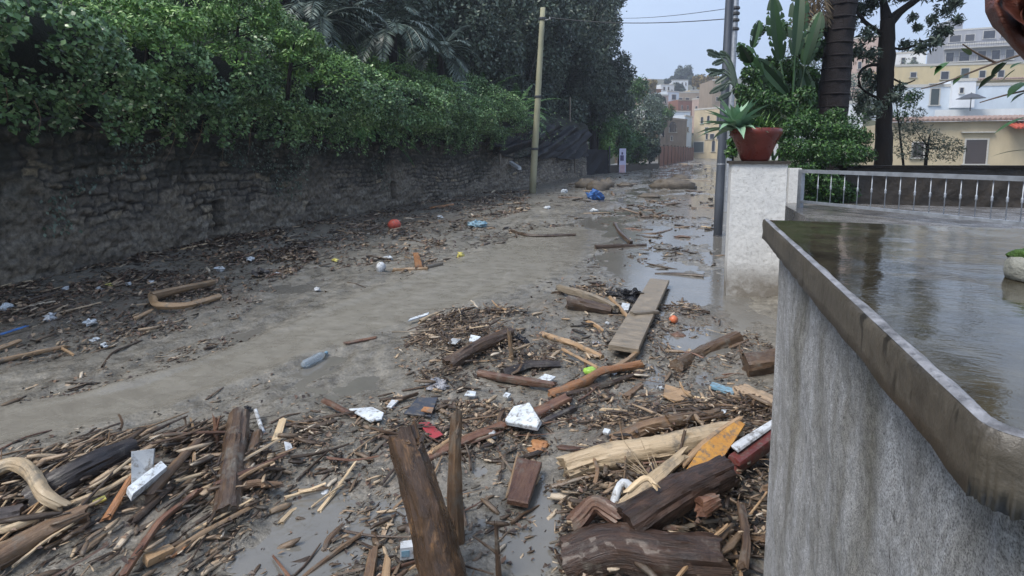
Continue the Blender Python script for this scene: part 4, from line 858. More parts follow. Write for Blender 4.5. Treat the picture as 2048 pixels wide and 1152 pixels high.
gtree('bright green garden bush between the red pot and the dark tree trunk', [(1575, 262, 7.9, 24), (1600, 250, 8, 30), (1640, 262, 8, 36), (1680, 262, 8, 32), (1715, 275, 8, 28), (1590, 300, 7.8, 34), (1640, 305, 7.8, 38), (1690, 305, 7.8, 36), (1725, 308, 7.9, 24), (1620, 235, 8.2, 22), (1670, 235, 8.2, 24), (1610, 350, 7.8, 38), (1650, 370, 7.8, 40), (1690, 385, 8, 26), (1660, 420, 7.9, 34), (1620, 410, 7.9, 36)], M['bushleaf'], 26000, .045, at(1650, 480, 7.9), 3, 'garden_bush', 'bush', .04, .45)
gtree('small green plant growing between the steel post and the red pot', [(1466, 285, 8, 14), (1462, 305, 8, 14), (1470, 265, 8.2, 12)], M['bushleaf'], 700, .06, at(1466, 350, 8), 9, 'garden_shrub', 'shrub', .015)
gtree('grey olive-like shrub in front of the cream house', [(1800, 265, 11.5, 22), (1825, 250, 11.5, 24), (1850, 270, 11.5, 26), (1880, 285, 11.5, 24), (1905, 290, 11.5, 20), (1815, 300, 11.5, 26), (1860, 305, 11.5, 26), (1900, 312, 11.5, 18), (1920, 300, 11.5, 12), (1835, 225, 11.5, 16)], M['olive'], 3000, .055, at(1850, 350, 11.5), 4, 'olive_shrub', 'shrub', .03, .3)
gtree('thin green shrub right behind the dark trunk in the white house gap', [(1815, 205, 12, 18), (1830, 190, 12, 16), (1800, 230, 12, 16), (1720, 235, 12, 20)], M['bushleaf'], 900, .07, at(1812, 330, 12), 10, 'garden_shrub', 'shrub', .02, .35)
# the dark pine-like tree
t = thing('dark_tree', 'dark straight tree with forked top and dangling needle clumps right of the palm', 'tree', at(1770, 340, 10)); mb = MB()
dtx = lambda px, py, d=10: at(px, py, d)
sweep(mb, [dtx(1766, 350), dtx(1767, 230), dtx(1772, 120), dtx(1775, 40)], [.14, .125, .135, .12], 12, rough=.07, sub=22, seed=3)
for pts, r0 in (([(1775, 50), (1795, 25), (1835, 0), (1870, -40)], .09), ([(1773, 45), (1768, 10), (1755, -40)], .09), ([(1770, 70), (1735, 50), (1710, 20)], .05), ([(1768, 130), (1735, 128), (1712, 150), (1722, 175)], .035), ([(1775, 90), (1800, 105), (1850, 80), (1890, 70)], .025), ([(1768, 200), (1740, 190), (1715, 170)], .03), ([(1772, 150), (1810, 170), (1830, 160)], .02)):
    sweep(mb, [dtx(*p) for p in pts], [r0, r0 * .75, r0 * .5], 8, rough=.08, sub=8, seed=int(r0 * 1000))
build(mb, 'trunk', M['trunk'], t, True)
cl = [(1725, 20, 26), (1700, 50, 20), (1735, 70, 20), (1715, 105, 22), (1745, 110, 18), (1700, 10, 22), (1760, -20, 30), (1800, -10, 22), (1890, 20, 22), (1910, 5, 16), (1915, 40, 12), (1880, 62, 20), (1865, 40, 12), (1840, 95, 18), (1870, 85, 16), (1895, 62, 12), (1835, 55, 10), (1745, 170, 20), (1725, 195, 22), (1750, 215, 22), (1790, 195, 18), (1800, 175, 12), (1735, 150, 14), (1810, 90, 14), (1825, 35, 9), (1745, 5, 20), (1690, 90, 14), (1855, -10, 16), (1900, -15, 22), (1720, 215, 14)] + [(1690, -70, 46), (1750, -110, 50), (1830, -100, 48), (1900, -120, 50), (1970, -100, 46), (2030, -130, 44), (1680, -180, 52), (1770, -220, 60), (1860, -230, 60), (1950, -240, 60), (1640, -100, 36), (1800, -320, 70), (1900, -330, 60), (2040, -220, 50)]
C = []; N = []; rs = np.random.RandomState(6)
for px, py, r in cl:
    a, b_ = clump_pts(at(px, py, 10 + rs.uniform(-.35, .35)), np.array([r / 110.] * 3), int(9 * r) if r < 30 else int(14 * r), rs, .2); C.append(a); N.append(b_)
leaves_mesh('crown', np.vstack(C), np.vstack(N), .11, M['darkleaf'], t, .3, rs)
# leafy twigs reaching in from the right edge, close to the camera
t = thing('leafy_branch', 'thin branch with a few green and ochre leaves reaching in from the right edge', 'branch', at(2060, 130, 3)); mb = MB()
for pts in ([(2075, 100), (1990, 125), (1930, 150), (1870, 172), (1842, 178)], [(1990, 125), (1950, 105), (1925, 88)], [(2080, 175), (2010, 190), (1960, 205)]): sweep(mb, [at(a, b_, 3) for a, b_ in pts], [.007, .005, .003], 6, rough=.05, sub=10)
build(mb, 'twig', M['bark_brown'], t)
mb = MB()
for (x0, y0, x1, y1, w) in [(1895, 125, 1868, 140, .045), (1880, 135, 1862, 128, .04), (2010, 125, 1980, 150, .05), (1990, 150, 1955, 172, .05), (2030, 140, 2000, 160, .05), (2048, 165, 2015, 182, .06), (2052, 185, 2020, 200, .06), (2050, 235, 1990, 250, .035), (1940, 110, 1925, 88, .035), (2050, 300, 1985, 302, .03), (1925, 150, 1905, 165, .04), (2045, 125, 2020, 132, .05)]:
    a = at(x0, y0, 3); b_ = at(x1, y1, 3 + rs.uniform(-.1, .1)); blade_leaf(mb, a, b_ - a, np.linalg.norm(b_ - a) * 1.1, w, .4, 6, .12)
build(mb, 'leaves', M['bushleaf'], t)
# curled red-brown leaf in the top right corner
t = thing('curled_leaf', 'big curled red-brown dried leaf hanging in the top right corner', 'leaf', at(2030, 60, 1.6)); mb = MB()
def band(pts, ws, dep, curl, seed):
    """leathery curled blade with real thickness"""
    rs = np.random.RandomState(seed); n = 26; L = np.linspace(0, 1, len(pts)); tt = np.linspace(0, 1, n); X_ = np.interp(tt, L, [p[0] for p in pts]); Y_ = np.interp(tt, L, [p[1] for p in pts]); W_ = np.interp(tt, L, ws); V = []
    for layer in (0, .012):
        for i in range(n):
            for k in range(9):
                a = (k / 8 - .5); d = dep + curl * (a * a * 4) * .12 + layer + .012 * math.sin(9 * tt[i] + 6 * a) + rs.uniform(-.002, .002); V.append(at(X_[i] + W_[i] * a * 1.0, Y_[i] + W_[i] * a * -.45 + 3 * math.sin(7 * a + 12 * tt[i]), d))
    F = [];
    for l in (0, 1):
        for i in range(n - 1):
            for k in range(8): a = l * n * 9 + i * 9 + k; q = (a, a + 1, a + 10, a + 9); F.append(q if l else q[::-1])
    for i in range(n - 1):
        for k, fl in ((0, 0), (8, 1)): a = i * 9 + k; q = (a, a + 9, a + 9 + n * 9, a + n * 9); F.append(q if fl else q[::-1])
    mb.add(V, F)
band([(2010, -110), (2000, -30), (1990, 12), (2010, 45), (2035, 75), (2075, 130)], [70, 62, 40, 50, 42, 20], 1.6, 1, 1)
band([(2040, -110), (2035, -40), (2030, 5), (2050, 30), (2090, 60)], [70, 66, 50, 44, 20], 1.66, -1, 2)
band([(2060, -20), (2040, 30), (2052, 70), (2070, 110)], [30, 22, 26, 10], 1.63, 1, 3)
build(mb, 'blade', M['redleaf'], t, True)

# ------------------------------------------------------------------ houses
def house(label, x0, x1, yt, yb, d0, d1, mt, wins=(), roof=None, deep=8, name='house', balc=(), extra=3, awn=None, cat='house', parapet=True):
    if (x0 + x1) / 2 < 1500: d1 = d1 - (x1 - x0) / FPX * d0 * ((x0 + x1) / 2 - CX) / FPX
    a = at(x0, yb, d0); b_ = at(x1, yb, d1); b_[2] = a[2]; H = at((x0 + x1) / 2, yt, (d0 + d1) / 2)[2] - a[2]; e = b_ - a; W = np.linalg.norm(e); e /= W; nn = np.array([e[1], -e[0], 0])
    if np.dot(nn, EYE - a) < 0: nn = -nn
    z3 = np.array([0, 0, 1.]); t = thing(name, label, cat, a)
    mb = MB(); obox(mb, a - z3 * extra, e * W, -nn * deep, z3 * (H + extra)); build(mb, 'walls', FC[mt] if mt in FC else M[mt], t)
    if roof == 'tile':
        mb = MB(); s = .35; nt_ = max(6, int(W / .35)); o = a + z3 * H
        v = [o - e * s + nn * s, o + e * (W + s) + nn * s, o + e * (W + s) - nn * (deep + s), o - e * s - nn * (deep + s), o + e * W * .2 - nn * deep / 2 + z3 * H * .22, o + e * W * .8 - nn * deep / 2 + z3 * H * .22]
        v += [q - z3 * .15 for q in v[:4]]; v = [q + z3 * .003 for q in v]
        mb.add(v, [(0, 1, 5, 4), (1, 2, 5), (2, 3, 4, 5), (3, 0, 4), (6, 7, 1, 0), (7, 8, 2, 1), (8, 9, 3, 2), (9, 6, 0, 3), (9, 8, 7, 6)]); build(mb, 'roof', M['tile'], t)
    elif roof == 'lean':
        mb = MB(); o = a + z3 * (H + .003); obox(mb, o - e * .2 + nn * .45, e * (W + .4), -nn * 2.2 + z3 * .3, z3 * .1)
        k = int(W / .3)
        for i in range(k): sweep(mb, [o + e * (i + .5) * W / k + nn * .5 + z3 * .12, o + e * (i + .5) * W / k - nn * 1.7 + z3 * .42], .09, 6, rough=0, sub=1)
        build(mb, 'roof', M['tile'], t)
    elif parapet:
        mb = MB(); obox(mb, a + z3 * (H - .25) - e * .06 + nn * .06, e * (W + .12), -nn * .3, z3 * .3); build(mb, 'cornice', M['frame'] if mt not in ('rust', 'stone') else FC['tan'], t)
    for w in wins:
        u0, u1, v0, v1 = w[:4]; wm = M[w[4]] if len(w) > 4 else M['glass']; st = w[5] if len(w) > 5 else ''
        o = a + e * W * u0 + z3 * H * v0; ww = W * (u1 - u0); hh = H * (v1 - v0); fr = min(.1, ww * .12); mb = MB()
        obox(mb, o + nn * .003, e * fr, nn * .07, z3 * hh); obox(mb, o + e * (ww - fr) + nn * .003, e * fr, nn * .07, z3 * hh); obox(mb, o + e * fr + z3 * (hh - fr) + nn * .003, e * (ww - 2 * fr), nn * .06, z3 * fr); obox(mb, o - e * fr + nn * .003 - z3 * .08, e * (ww + 2 * fr), nn * .16, z3 * .08)
        wo_ = build(mb, 'window', M['frame'], t); mb = MB()
        if st == 'arch':
            n = 10; r = (ww - 2 * fr) / 2; c = o + e * ww / 2 + z3 * (hh - fr); pts = [o + e * fr, o + e * (ww - fr)] + [c + e * r * math.cos(k * math.pi / n) + z3 * r * math.sin(k * math.pi / n) for k in range(n + 1)]
            mb.add([p + nn * .08 for p in pts] + [p + nn * .004 for p in pts], [tuple(range(len(pts))), tuple(range(len(pts), 2 * len(pts)))[::-1]] + [(k, len(pts) + k, len(pts) + (k + 1) % len(pts), (k + 1) % len(pts)) for k in range(len(pts))])
        else: obox(mb, o + e * fr + nn * .004, e * (ww - 2 * fr), nn * .03, z3 * (hh - fr))
        build(mb, 'pane', wm, wo_)
        if st == 'lintel': mb = MB(); obox(mb, o - e * ww * .18 + z3 * (hh * 1.22), e * ww * 1.36, nn * .25, z3 * .08); build(mb, 'ledge', M['frame'], wo_)
    for (u0, u1, v) in balc:
        o = a + e * W * u0 + z3 * H * v; mb = MB(); L = W * (u1 - u0); obox(mb, o + nn * .003, e * L, nn * 1.1, z3 * .15); bo = build(mb, 'balcony', M['frame'], t); mb = MB(); obox(mb, o + nn * 1.05 + z3 * 1.05, e * L, nn * .04, z3 * .05); k = max(3, int(L / .35))
        for i in range(k + 1): obox(mb, o + e * L * .995 * i / k + nn * 1.06 + z3 * .153, e * .03, nn * .02, z3 * .9)
        build(mb, 'balustrade', M['iron'], bo)
    if awn:
        u0, u1, v, am = awn; o = a + e * W * u0 + z3 * H * v; mb = MB(); obox(mb, o + nn * .003, e * W * (u1 - u0), nn * 1.2 - z3 * .35, z3 * .08); k = max(4, int(W * (u1 - u0) / .22))
        for i in range(k): sweep(mb, [o + e * W * (u1 - u0) * (i + .5) / k + z3 * .12, o + e * W * (u1 - u0) * (i + .5) / k + nn * 1.25 - z3 * .26], .07, 6, rough=0, sub=1)
        build(mb, 'awning', M[am], t)
    return t
# around the end of the street
house('tan stone building with a small arch, behind the rust brown fence', 1314, 1371, 237, 330, 96, 104, 'stone', [(.36, .62, .70, .80, 'glass', 'arch'), (.1, .2, .62, .72), (.42, .5, .52, .62)], deep=9)
house('narrow blue-white house wall beside the tan stone building', 1368, 1382, 232, 312, 103, 107, 'bluewhite', [(.2, .5, .6, .72)], deep=6)
house('low white building with blue shutters above the stone building', 1334, 1380, 222, 250, 118, 120, 'bluewhite', [(.05, .4, .3, .6, 'slate'), (.5, .62, .3, .7), (.7, .8, .3, .7)], deep=8)
t = house('cream three-storey building with arched windows at the end of the street', 1386, 1462, 216, 306, 108, 104, 'cream', [(.18, .26, .66, .79, 'glass', 'arch'), (.35, .43, .67, .81, 'glass', 'arch'), (.6, .68, .67, .8, 'glass', 'arch'), (.33, .40, .31, .43), (.44, .57, .31, .43), (.62, .70, .31, .43), (.3, .4, .44, .58, 'shutter'), (.5, .6, .03, .25, 'glass', 'arch'), (.68, .8, .02, .24, 'shutter', 'arch'), (.0, .3, .02, .26, 'shutter')], deep=10)
house('pink-toned house just above the cream street building', 1383, 1440, 196, 240, 128, 126, 'pink', [(.3, .4, .4, .65), (.6, .7, .4, .65), (.12, .2, .4, .65)], deep=8)
house('rust red walled building in the middle of the far hillside', 1356, 1385, 200, 226, 132, 134, 'rust', [(.2, .32, .3, .6), (.6, .72, .3, .6)], deep=8)
house('tan terraced house with a dark gallery above the rust red building', 1354, 1408, 184, 206, 150, 152, 'tan', [(.05, .2, .1, .5), (.3, .45, .1, .5), (.7, .85, .2, .6)], deep=9, balc=((.0, .55, .02),))
house('tall blue-white house with a dark blue window on the far hillside', 1334, 1357, 183, 226, 140, 142, 'bluewhite', [(.35, .75, .62, .86, 'slate'), (.2, .35, .2, .4), (.6, .75, .2, .4)], deep=8)
house('pale pink house with a dark garage below the orange roof', 1288, 1336, 189, 222, 130, 134, 'pink', [(.62, .74, .55, .85), (.84, .92, .5, .8), (.1, .22, .1, .45), (.35, .5, .1, .45)], deep=9)
house('white house with a terrace below the pale pink one', 1290, 1334, 210, 245, 112, 116, 'white', [(.5, .62, .5, .8), (.74, .86, .5, .8), (.2, .3, .5, .8)], deep=7)
house('orange house with brown tiled roof at the left of the far hillside', 1288, 1322, 178, 196, 156, 158, 'orange', [(.3, .42, .3, .7), (.6, .72, .3, .7)], 'tile', deep=10)
house('white stepped house under the hilltop tree', 1322, 1348, 169, 188, 170, 172, 'white', [(.15, .3, .4, .75), (.5, .62, .4, .75), (.78, .88, .1, .5)], deep=9)
house('long white flat-roofed house on the hilltop below the dark tree', 1343, 1376, 160, 176, 196, 198, 'white', [(.1, .2, .3, .7), (.35, .45, .3, .7), (.6, .7, .3, .7), (.82, .9, .3, .7)], deep=9)
house('small cream house under the ochre trees on the far hill', 1380, 1412, 180, 200, 160, 162, 'cream', [(.2, .35, .3, .7), (.6, .75, .3, .7)], deep=8)
house('cream house partly hidden behind the steel post on the hill', 1424, 1470, 160, 216, 118, 120, 'tan', [(.15, .25, .6, .8), (.45, .55, .6, .8), (.15, .25, .25, .4)], deep=8)
house('pale distant house on the skyline at the left end of the hill', 1268, 1300, 160, 184, 190, 190, 'grey', [(.3, .45, .4, .7), (.6, .75, .4, .7)], 'tile', deep=9)
# rust brown fence
t = thing('panel_fence', 'rust brown solid panel fence along the left of the far street', 'fence', at(1350, 330, 72))
a = at(1318, 338, 56); b_ = at(1387, 321, 92); b_[2] = a[2] + .25; e = b_ - a; n = 12
for k in range(n):
    mb = MB(); o = a + e * k / n; obox(mb, o - np.array([0, 0, .4]), e / n * .96, (-.08, .02, 0), (0, 0, 2.7 + .05 * (k % 3))); build(mb, 'panel', M['brick'], t)
    mb = MB(); obox(mb, o - np.array([0, 0, .4]) - e / n * .02 + np.array([.04, 0, 0]), e / n * .05, (-.14, .02, 0), (0, 0, 2.9)); build(mb, 'fence_post', M['gwall'], t)
# hilltop trees
for k, (px, py, d, r, mt, lb) in enumerate([(1366, 150, 215, 4.2, 'darkleaf', 'dark domed pine crowning the far hilltop'), (1352, 157, 212, 2.0, 'darkleaf', 'small dark tree at the left foot of the hilltop pine'), (1388, 160, 210, 2.8, 'darkleaf', 'dark tree at the right foot of the hilltop pine'), (1402, 168, 165, 2.7, 'ochre', 'ochre brown tree behind the small cream house'), (1420, 164, 160, 2.6, 'ochre', 'ochre green tree half hidden by the steel post'), (1352, 180, 180, 2.6, 'darkleaf', 'dark tree between the two white hilltop houses'), (1334, 163, 195, 1.1, 'darkleaf', 'tiny dark cypress on the skyline'), (1310, 205, 105, 1.8, 'darkleaf', 'dark tree in front of the pale pink house'), (1268, 178, 90, 2.4, 'darkleaf', 'dark flat-topped tree against the sky at the left of the hill'), (1300, 172, 150, 2, 'ochre', 'brownish tree above the orange house')]):
    c = at(px, py, d); tree(lb, c - np.array([0, 0, r * 1.8]), c, (r, r, r * .9), 22, 3000, .10 + .0032 * d, M[mt], .3, 'hill_tree', 'tree', None, 200 + k, crf=.38)
# right-hand hillside
house('cream house with a dark shuttered window behind the garden wall', 1778, 2140, 243, 345, 40, 37, 'cream', [(.42, .555, .18, .67, 'doorw', 'lintel'), (.12, .2, .3, .62, 'doorw')], 'lean', deep=7, awn=(.64, .82, .93, 'redtile'), extra=4)
house('white house with a green shuttered window above the cream house', 1790, 2150, 168, 236, 58, 55, 'bluewhite', [(.19, .25, .38, .90, 'shutter', 'lintel'), (.33, .35, .62, .78), (.05, .09, .5, .8)], deep=6, balc=(), extra=3)
house('white stair block rising from the white house terrace', 1903, 1950, 158, 196, 56.5, 56, 'white', [(.3, .5, .25, .55)], deep=4, extra=1)
t = thing('roof_terrace', 'white roof terrace with a folded grey parasol, in front of the white house', 'terrace', at(1930, 232, 50)); mb = MB()
a = at(1870, 222, 53); b_ = at(2060, 222, 51); b_[2] = a[2]; obox(mb, a - np.array([0, 0, 3]), b_ - a, (1, 3, 0), (0, 0, 3.1)); build(mb, 'deck', FC['white'], t)
mb = MB(); q = at(1940, 222, 51.5); sweep(mb, [q, q + np.array([0, 0, 1.7])], .04, 6, rough=0); build(mb, 'parasol_pole', M['iron'], t)
mb = MB(); lathe(mb, q + np.array([0, 0, 1.15]), [(1.15, 0), (.9, .12), (.45, .35), (.05, .5)], 10, .04); build(mb, 'parasol', M['slate'], t)
house('long yellow house in the middle of the right hillside', 1790, 2160, 126, 166, 80, 76, 'yellow', [(.25, .30, .15, .6), (.36, .41, .1, .75, 'shutter'), (.08, .12, .3, .6), (.46, .50, .2, .6), (.56, .6, .2, .6)], deep=8)
house('small yellow annexe with a brown roof below the long yellow house', 1945, 2110, 160, 196, 68, 66, 'yellow', [(.1, .2, .2, .6), (.32, .42, .2, .6)], 'lean', deep=5)
house('tall pale grey house with balconies and roof railings at the top right', 1885, 2120, 84, 128, 104, 98, 'grey', [(.02, .1, .1, .6), (.14, .24, .1, .6), (.3, .38, .1, .6), (.42, .5, .1, .6), (.54, .62, .1, .6)], deep=9, balc=((0, .6, .0), (0, .6, .72)))
house('upper pale storey of the top right house with glazed veranda', 1893, 2110, 54, 88, 107, 101, 'grey', [(.02, .14, .1, .62, 'slate'), (.17, .27, .1, .62, 'slate'), (.34, .46, .2, .8), (.5, .6, .2, .8)], deep=8, extra=1)
house('pale green-grey water tank house on the roof at the top right', 1895, 1925, 42, 58, 110, 110, 'grey', deep=3, extra=1)
house('pinkish house glimpsed between the palm and the dark tree', 1702, 1762, 74, 150, 88, 86, 'pink', [(.2, .35, .5, .7), (.6, .75, .5, .7), (.2, .35, .15, .35)], deep=8, extra=6)
house('white house glimpsed to the right of the dark trunk', 1788, 1850, 104, 140, 92, 90, 'white', [(.2, .35, .3, .7), (.55, .7, .3, .7, 'slate')], deep=8)
house('white house seen through the garden shrubs behind the thicket', 1560, 1720, 205, 330, 60, 58, 'white', [(.2, .3, .5, .7), (.5, .6, .5, .7)], deep=6)
for k, (px, py, d, r, mt, lb) in enumerate([(1925, 190, 62, 1.6, 'bushleaf', 'round green tree between the white and yellow houses'), (1800, 155, 84, 3, 'duskleaf', 'grey-green tree at the left of the long yellow house'), (1600, 150, 70, 4.5, 'darkleaf', 'dark distant tree behind the paddle plant'), (1700, 200, 66, 4, 'duskleaf', 'grey-green distant tree behind the palm trunk')]):
    c = at(px, py, d); tree(lb, c - np.array([0, 0, r * 1.8]), c, (r, r, r * .9), 18, 3000, .24, M[mt], .25, 'hill_tree', 'tree', None, 240 + k, crf=.38)

hz = MB(); box(hz, (0, 180, -3), (760, 760, 90)); m_ = bpy.data.materials.new('thin_rain_haze'); m_.use_nodes = True; nt = m_.node_tree; nt.nodes.clear()
out = nt.nodes.new('ShaderNodeOutputMaterial'); pv_ = nt.nodes.new('ShaderNodeVolumePrincipled'); pv_.inputs['Color'].default_value = (.82, .88, 1, 1); pv_.inputs['Density'].default_value = .0014; pv_.inputs['Anisotropy'].default_value = .2; nt.links.new(pv_.outputs[0], out.inputs['Volume'])
o = build(hz, 'haze', m_); o['kind'] = 'stuff'; o['label'] = 'thin blue-grey rain haze over the street and the hillside'

# ------------------------------------------------------------------ flood debris: the pieces one can point at
SEED = [500]
def stick(label, pts, wpx, mat, name='wood_stick', cat='stick', shape='round', taper=.8, group=None, thick=.3, jag=.02, rough=.1, sides=9, lift=0, sub=10, off=.6):
    if wpx > 22 and shape == 'round': sides = max(sides, 30); sub = max(sub, 40)
    SEED[0] += 1; Q = [P(p[0], p[1]) for p in pts]; mp_ = pxm(sum(Q) / len(Q)); r = wpx * mp_ / 2; h = r * (thick if shape == 'plank' else 1)
    Q = [q + np.array([0, 0, h * off + lift + (p[2] if len(p) > 2 else 0)]) for q, p in zip(Q, pts)]; mb = MB(); up = (0, 0, 1)
    sweep(mb, Q, np.linspace(r, r * taper, len(Q)), sides, shape, thick, jag, rough, SEED[0], sub, up); o = sharp(build(mb, name, M[mat])); return tag(o, label, cat, group)
def standing(label, b, tpx, wb, wt, mat, name, cat, mid=(), dback=0, **k):
    if wb > 22: k['sides'] = 32; k['sub'] = 50
    SEED[0] += 1; q = P(*b); d = float(np.dot(q - EYE, _F)); pts = [q - np.array([0, 0, .06])] + [at(x, y, d + dback * .5) for x, y in mid] + [at(tpx[0], tpx[1], d + dback)]; mb = MB()
    sweep(mb, pts, np.linspace(wb, wt, len(pts)) * d / FPX / 2, k.get('sides', 12), 'round', rough=k.get('rough', .1), jag=k.get('jag', .03), sub=k.get('sub', 16), seed=SEED[0])
    if k.get('branch'):
        for (x0, y0, x1, y1, w) in k['branch']: sweep(mb, [at(x0, y0, d + dback * .6), at(x1, y1, d + dback)], [w * d / FPX / 2, w * d / FPX / 4], 7, rough=.15, jag=.02, sub=5, seed=SEED[0] + 3)
    o = sharp(build(mb, name, M[mat])); return tag(o, label, cat)
def plate(label, poly, th, mat, name, cat, lifts=None, up=0.0, parent=None):
    Q = [P(x, y, up + (lifts[i] if lifts else 0)) for i, (x, y) in enumerate(poly)]; n = len(Q); c = sum(Q) / n; V = []; 
    nr = np.cross(Q[1] - Q[0], Q[2] - Q[0]); nr /= np.linalg.norm(nr); nr = nr if nr[2] > 0 else -nr
    ccw = np.dot(np.cross(Q[1] - Q[0], Q[2] - Q[0]), nr) > 0
    if not ccw: Q = Q[::-1]
    for sc, h in ((.97, 0), (1, th * .15), (1, th * .85), (.96, th)): V += [c + (q - c) * sc + nr * h for q in Q]
    F = [tuple(range(n))[::-1], tuple(range(3 * n, 4 * n))]
    for l in range(3): F += [(l * n + i, l * n + (i + 1) % n, (l + 1) * n + (i + 1) % n, (l + 1) * n + i) for i in range(n)]
    mb = MB(); a = (Q[1] - Q[0]) / np.linalg.norm(Q[1] - Q[0]); gg = [(np.dot(v - c, a), np.dot(v - c, np.cross(nr, a)), v[2]) for v in V]; mb.add(V, F, gg); o = build(mb, name, M[mat], parent); return tag(o, label, cat) if parent is None else o
def lump(label, px, py, rx, ry, mat, name, cat, rough=.35, rz=None, up=.4, seed=None, n=16, m=10, smooth=True):
    SEED[0] += 1; q = P(px, py); s = pxm(q); r = (rx * s, (rz or rx) * s, ry * s); mb = MB(); blob(mb, q + np.array([0, 0, r[2] * up]), r, rough, seed or SEED[0], n, m); o = build(mb, name, M[mat], smooth=smooth); return tag(o, label, cat)

standing('thick wet brown log with bark stripped low down, standing upright at the bottom centre', (905, 1200), (806, 868), 98, 66, 'log_wet', 'log', 'log', [(862, 1040)], .16, sides=18, sub=26, jag=.03, rough=.04, branch=[(822, 885, 765, 872, 12), (838, 890, 846, 868, 14)])
standing('slender upright broken trunk with pale split top behind the thick wet log', (912, 1085), (912, 832), 38, 22, 'bark_brown', 'broken_trunk', 'log', [(908, 960)], .1, sides=10, sub=18, jag=.04, branch=[(912, 870, 922, 826, 9), (905, 900, 900, 868, 6)])
standing('thin dark upright stick leaning over the pale barkless log', (1342, 948), (1370, 862), 8, 6, 'bark_dark', 'wood_stick', 'stick', (), .05, jag=.01)
standing('upright twig with a side shoot left of the big stump', (1000, 1160), (992, 1052), 14, 8, 'bark_dark', 'wood_stick', 'stick', (), .03, branch=[(998, 1110, 950, 1075, 7), (996, 1085, 1018, 1062, 6)])
standing('short tan stick poking up out of the central brushwood heap', (1026, 722), (1018, 664), 10, 8, 'wood_tan', 'wood_stick', 'stick')
standing('red-brown forked stake standing left of the dark leaning log', (436, 900), (430, 838), 11, 9, 'wood_red', 'stake', 'stake', (), .02, branch=[(432, 860, 440, 832, 6)])
S = stick
S('dark brown log pointing away from the camera between two brown sticks at the lower left', [(452, 1050), (465, 960, .03), (480, 868, .07)], 46, 'bark_dark', 'log', 'log', taper=.95, rough=.08, sides=14, sub=16)
S('brown barked log lying right beside the dark brown log at the lower left', [(484, 980), (515, 888, .03)], 30, 'bark_brown', 'log', 'log', sides=12)
S('pale round stick right of the brown barked log', [(500, 982), (548, 915, .02)], 13, 'wood_tan')
S('thick purplish black log with pale bare upper edge at the left', [(70, 1015), (150, 975, .03), (262, 922, .03)], 56, 'bark_black', 'log', 'log', taper=.8, sides=14, sub=16)
S('pale curved root arching around the black stump at the left edge', [(-20, 1000, .10), (30, 975, .12), (70, 1000, .12), (95, 1040, .07), (130, 1035, .03)], 30, 'wood_pale', 'root', 'root', taper=.7, sides=12, sub=22)
S('black stump under the pale curved root at the left edge', [(-40, 1075), (50, 1050)], 62, 'bark_black', 'stump', 'stump', sides=14)
S('pale stick below the black stump at the left edge', [(-20, 1090, .05), (30, 1085, .05), (82, 1058, .05)], 20, 'wood_pale', sides=10)
S('long brown log running into the bottom left corner', [(-60, 1165), (60, 1105, .02), (175, 1045, .02)], 52, 'bark_brown', 'log', 'log', sides=14, sub=18, taper=.7)
S('black twisted branch left above the purplish log', [(0, 975), (60, 945, .02), (110, 925, .03), (148, 905, .02)], 16, 'bark_black', 'branch', 'branch', rough=.25)
S('long pale splinter leaning from the curved root to the white sheet', [(150, 1012, .04), (215, 985, .06), (285, 935, .08)], 8, 'wood_pale', shape='split', jag=.03)
S('second pale splinter just below the first by the grey sheet', [(140, 1025, .03), (215, 1000, .04), (262, 975, .05)], 14, 'wood_pale', shape='split', jag=.03)
S('thin dark splinter between the two pale splinters', [(150, 1016, .05), (270, 948, .07)], 5, 'bark_brown', jag=.01)
S('orange-brown split piece below the grey sheet', [(210, 1048), (262, 985, .05)], 19, 'wood_orange', shape='split', jag=.03)
plate('small yellow plastic scrap beside the orange-brown split piece', [(186, 1022), (210, 1010), (214, 1018), (192, 1028)], .01, 'yellow', 'plastic_scrap', 'scrap', up=.04)
plate('crumpled grey sheet leaning behind the white bar', [(266, 1003), (268, 958), (315, 955), (308, 985)], .02, 'greyfoam', 'sheet', 'sheet', [.02, .09, .1, .04], .04)
plate('white foam bar lying slanted at the lower left', [(254, 1018), (322, 962), (334, 974), (264, 1034)], .045, 'foam', 'foam_bar', 'bar', up=.07)
S('dark timber wedged under the white foam bar', [(265, 1050), (345, 985, .02)], 18, 'bark_dark', 'wood_stick', jag=.02)
S('long brown branch right of the white foam bar', [(300, 1010, .03), (345, 965, .05), (395, 905, .04)], 20, 'bark_brown', 'branch', 'branch')
S('long reddish dark branch running down to the bottom edge', [(245, 1170, .02), (320, 1065, .04), (400, 1000, .04)], 17, 'wood_red', 'branch', 'branch', sub=16)
S('grey-brown stick beside the reddish branch at the bottom', [(265, 1110), (330, 1040, .03), (385, 985, .03)], 13, 'wood_grey')
S('bundle-like pale splintered lath crossing the mud at the lower left', [(330, 1118), (400, 1085, .03), (500, 1032, .03)], 14, 'wood_tan', 'lath', 'lath', 'split', jag=.05)
S('thin pale lath just above the splintered one', [(390, 1075, .03), (500, 1020, .04)], 7, 'wood_pale', 'lath', 'lath', 'split', jag=.03)
S('slim pale rod in the bottom left corner', [(30, 1160, .05), (95, 1105, .05), (145, 1075, .05)], 7, 'wood_pale')
plate('pale short timber block near the bottom edge at the lower left', [(284, 1128), (338, 1105), (347, 1114), (294, 1141)], .03, 'wood_tan', 'timber_block', 'block', up=.01)
S('orange root tip near the pale timber block', [(345, 1115), (380, 1095, .02), (402, 1082, .02)], 10, 'wood_orange', 'root', 'root')
lump('cream coloured bark chunk at the upper end of the purplish log', 236, 908, 15, 9, 'wood_pale', 'bark_chunk', 'bark')
lump('white chalky root chunk below the cream bark chunk', 268, 935, 10, 11, 'wood_pale', 'root_chunk', 'root')
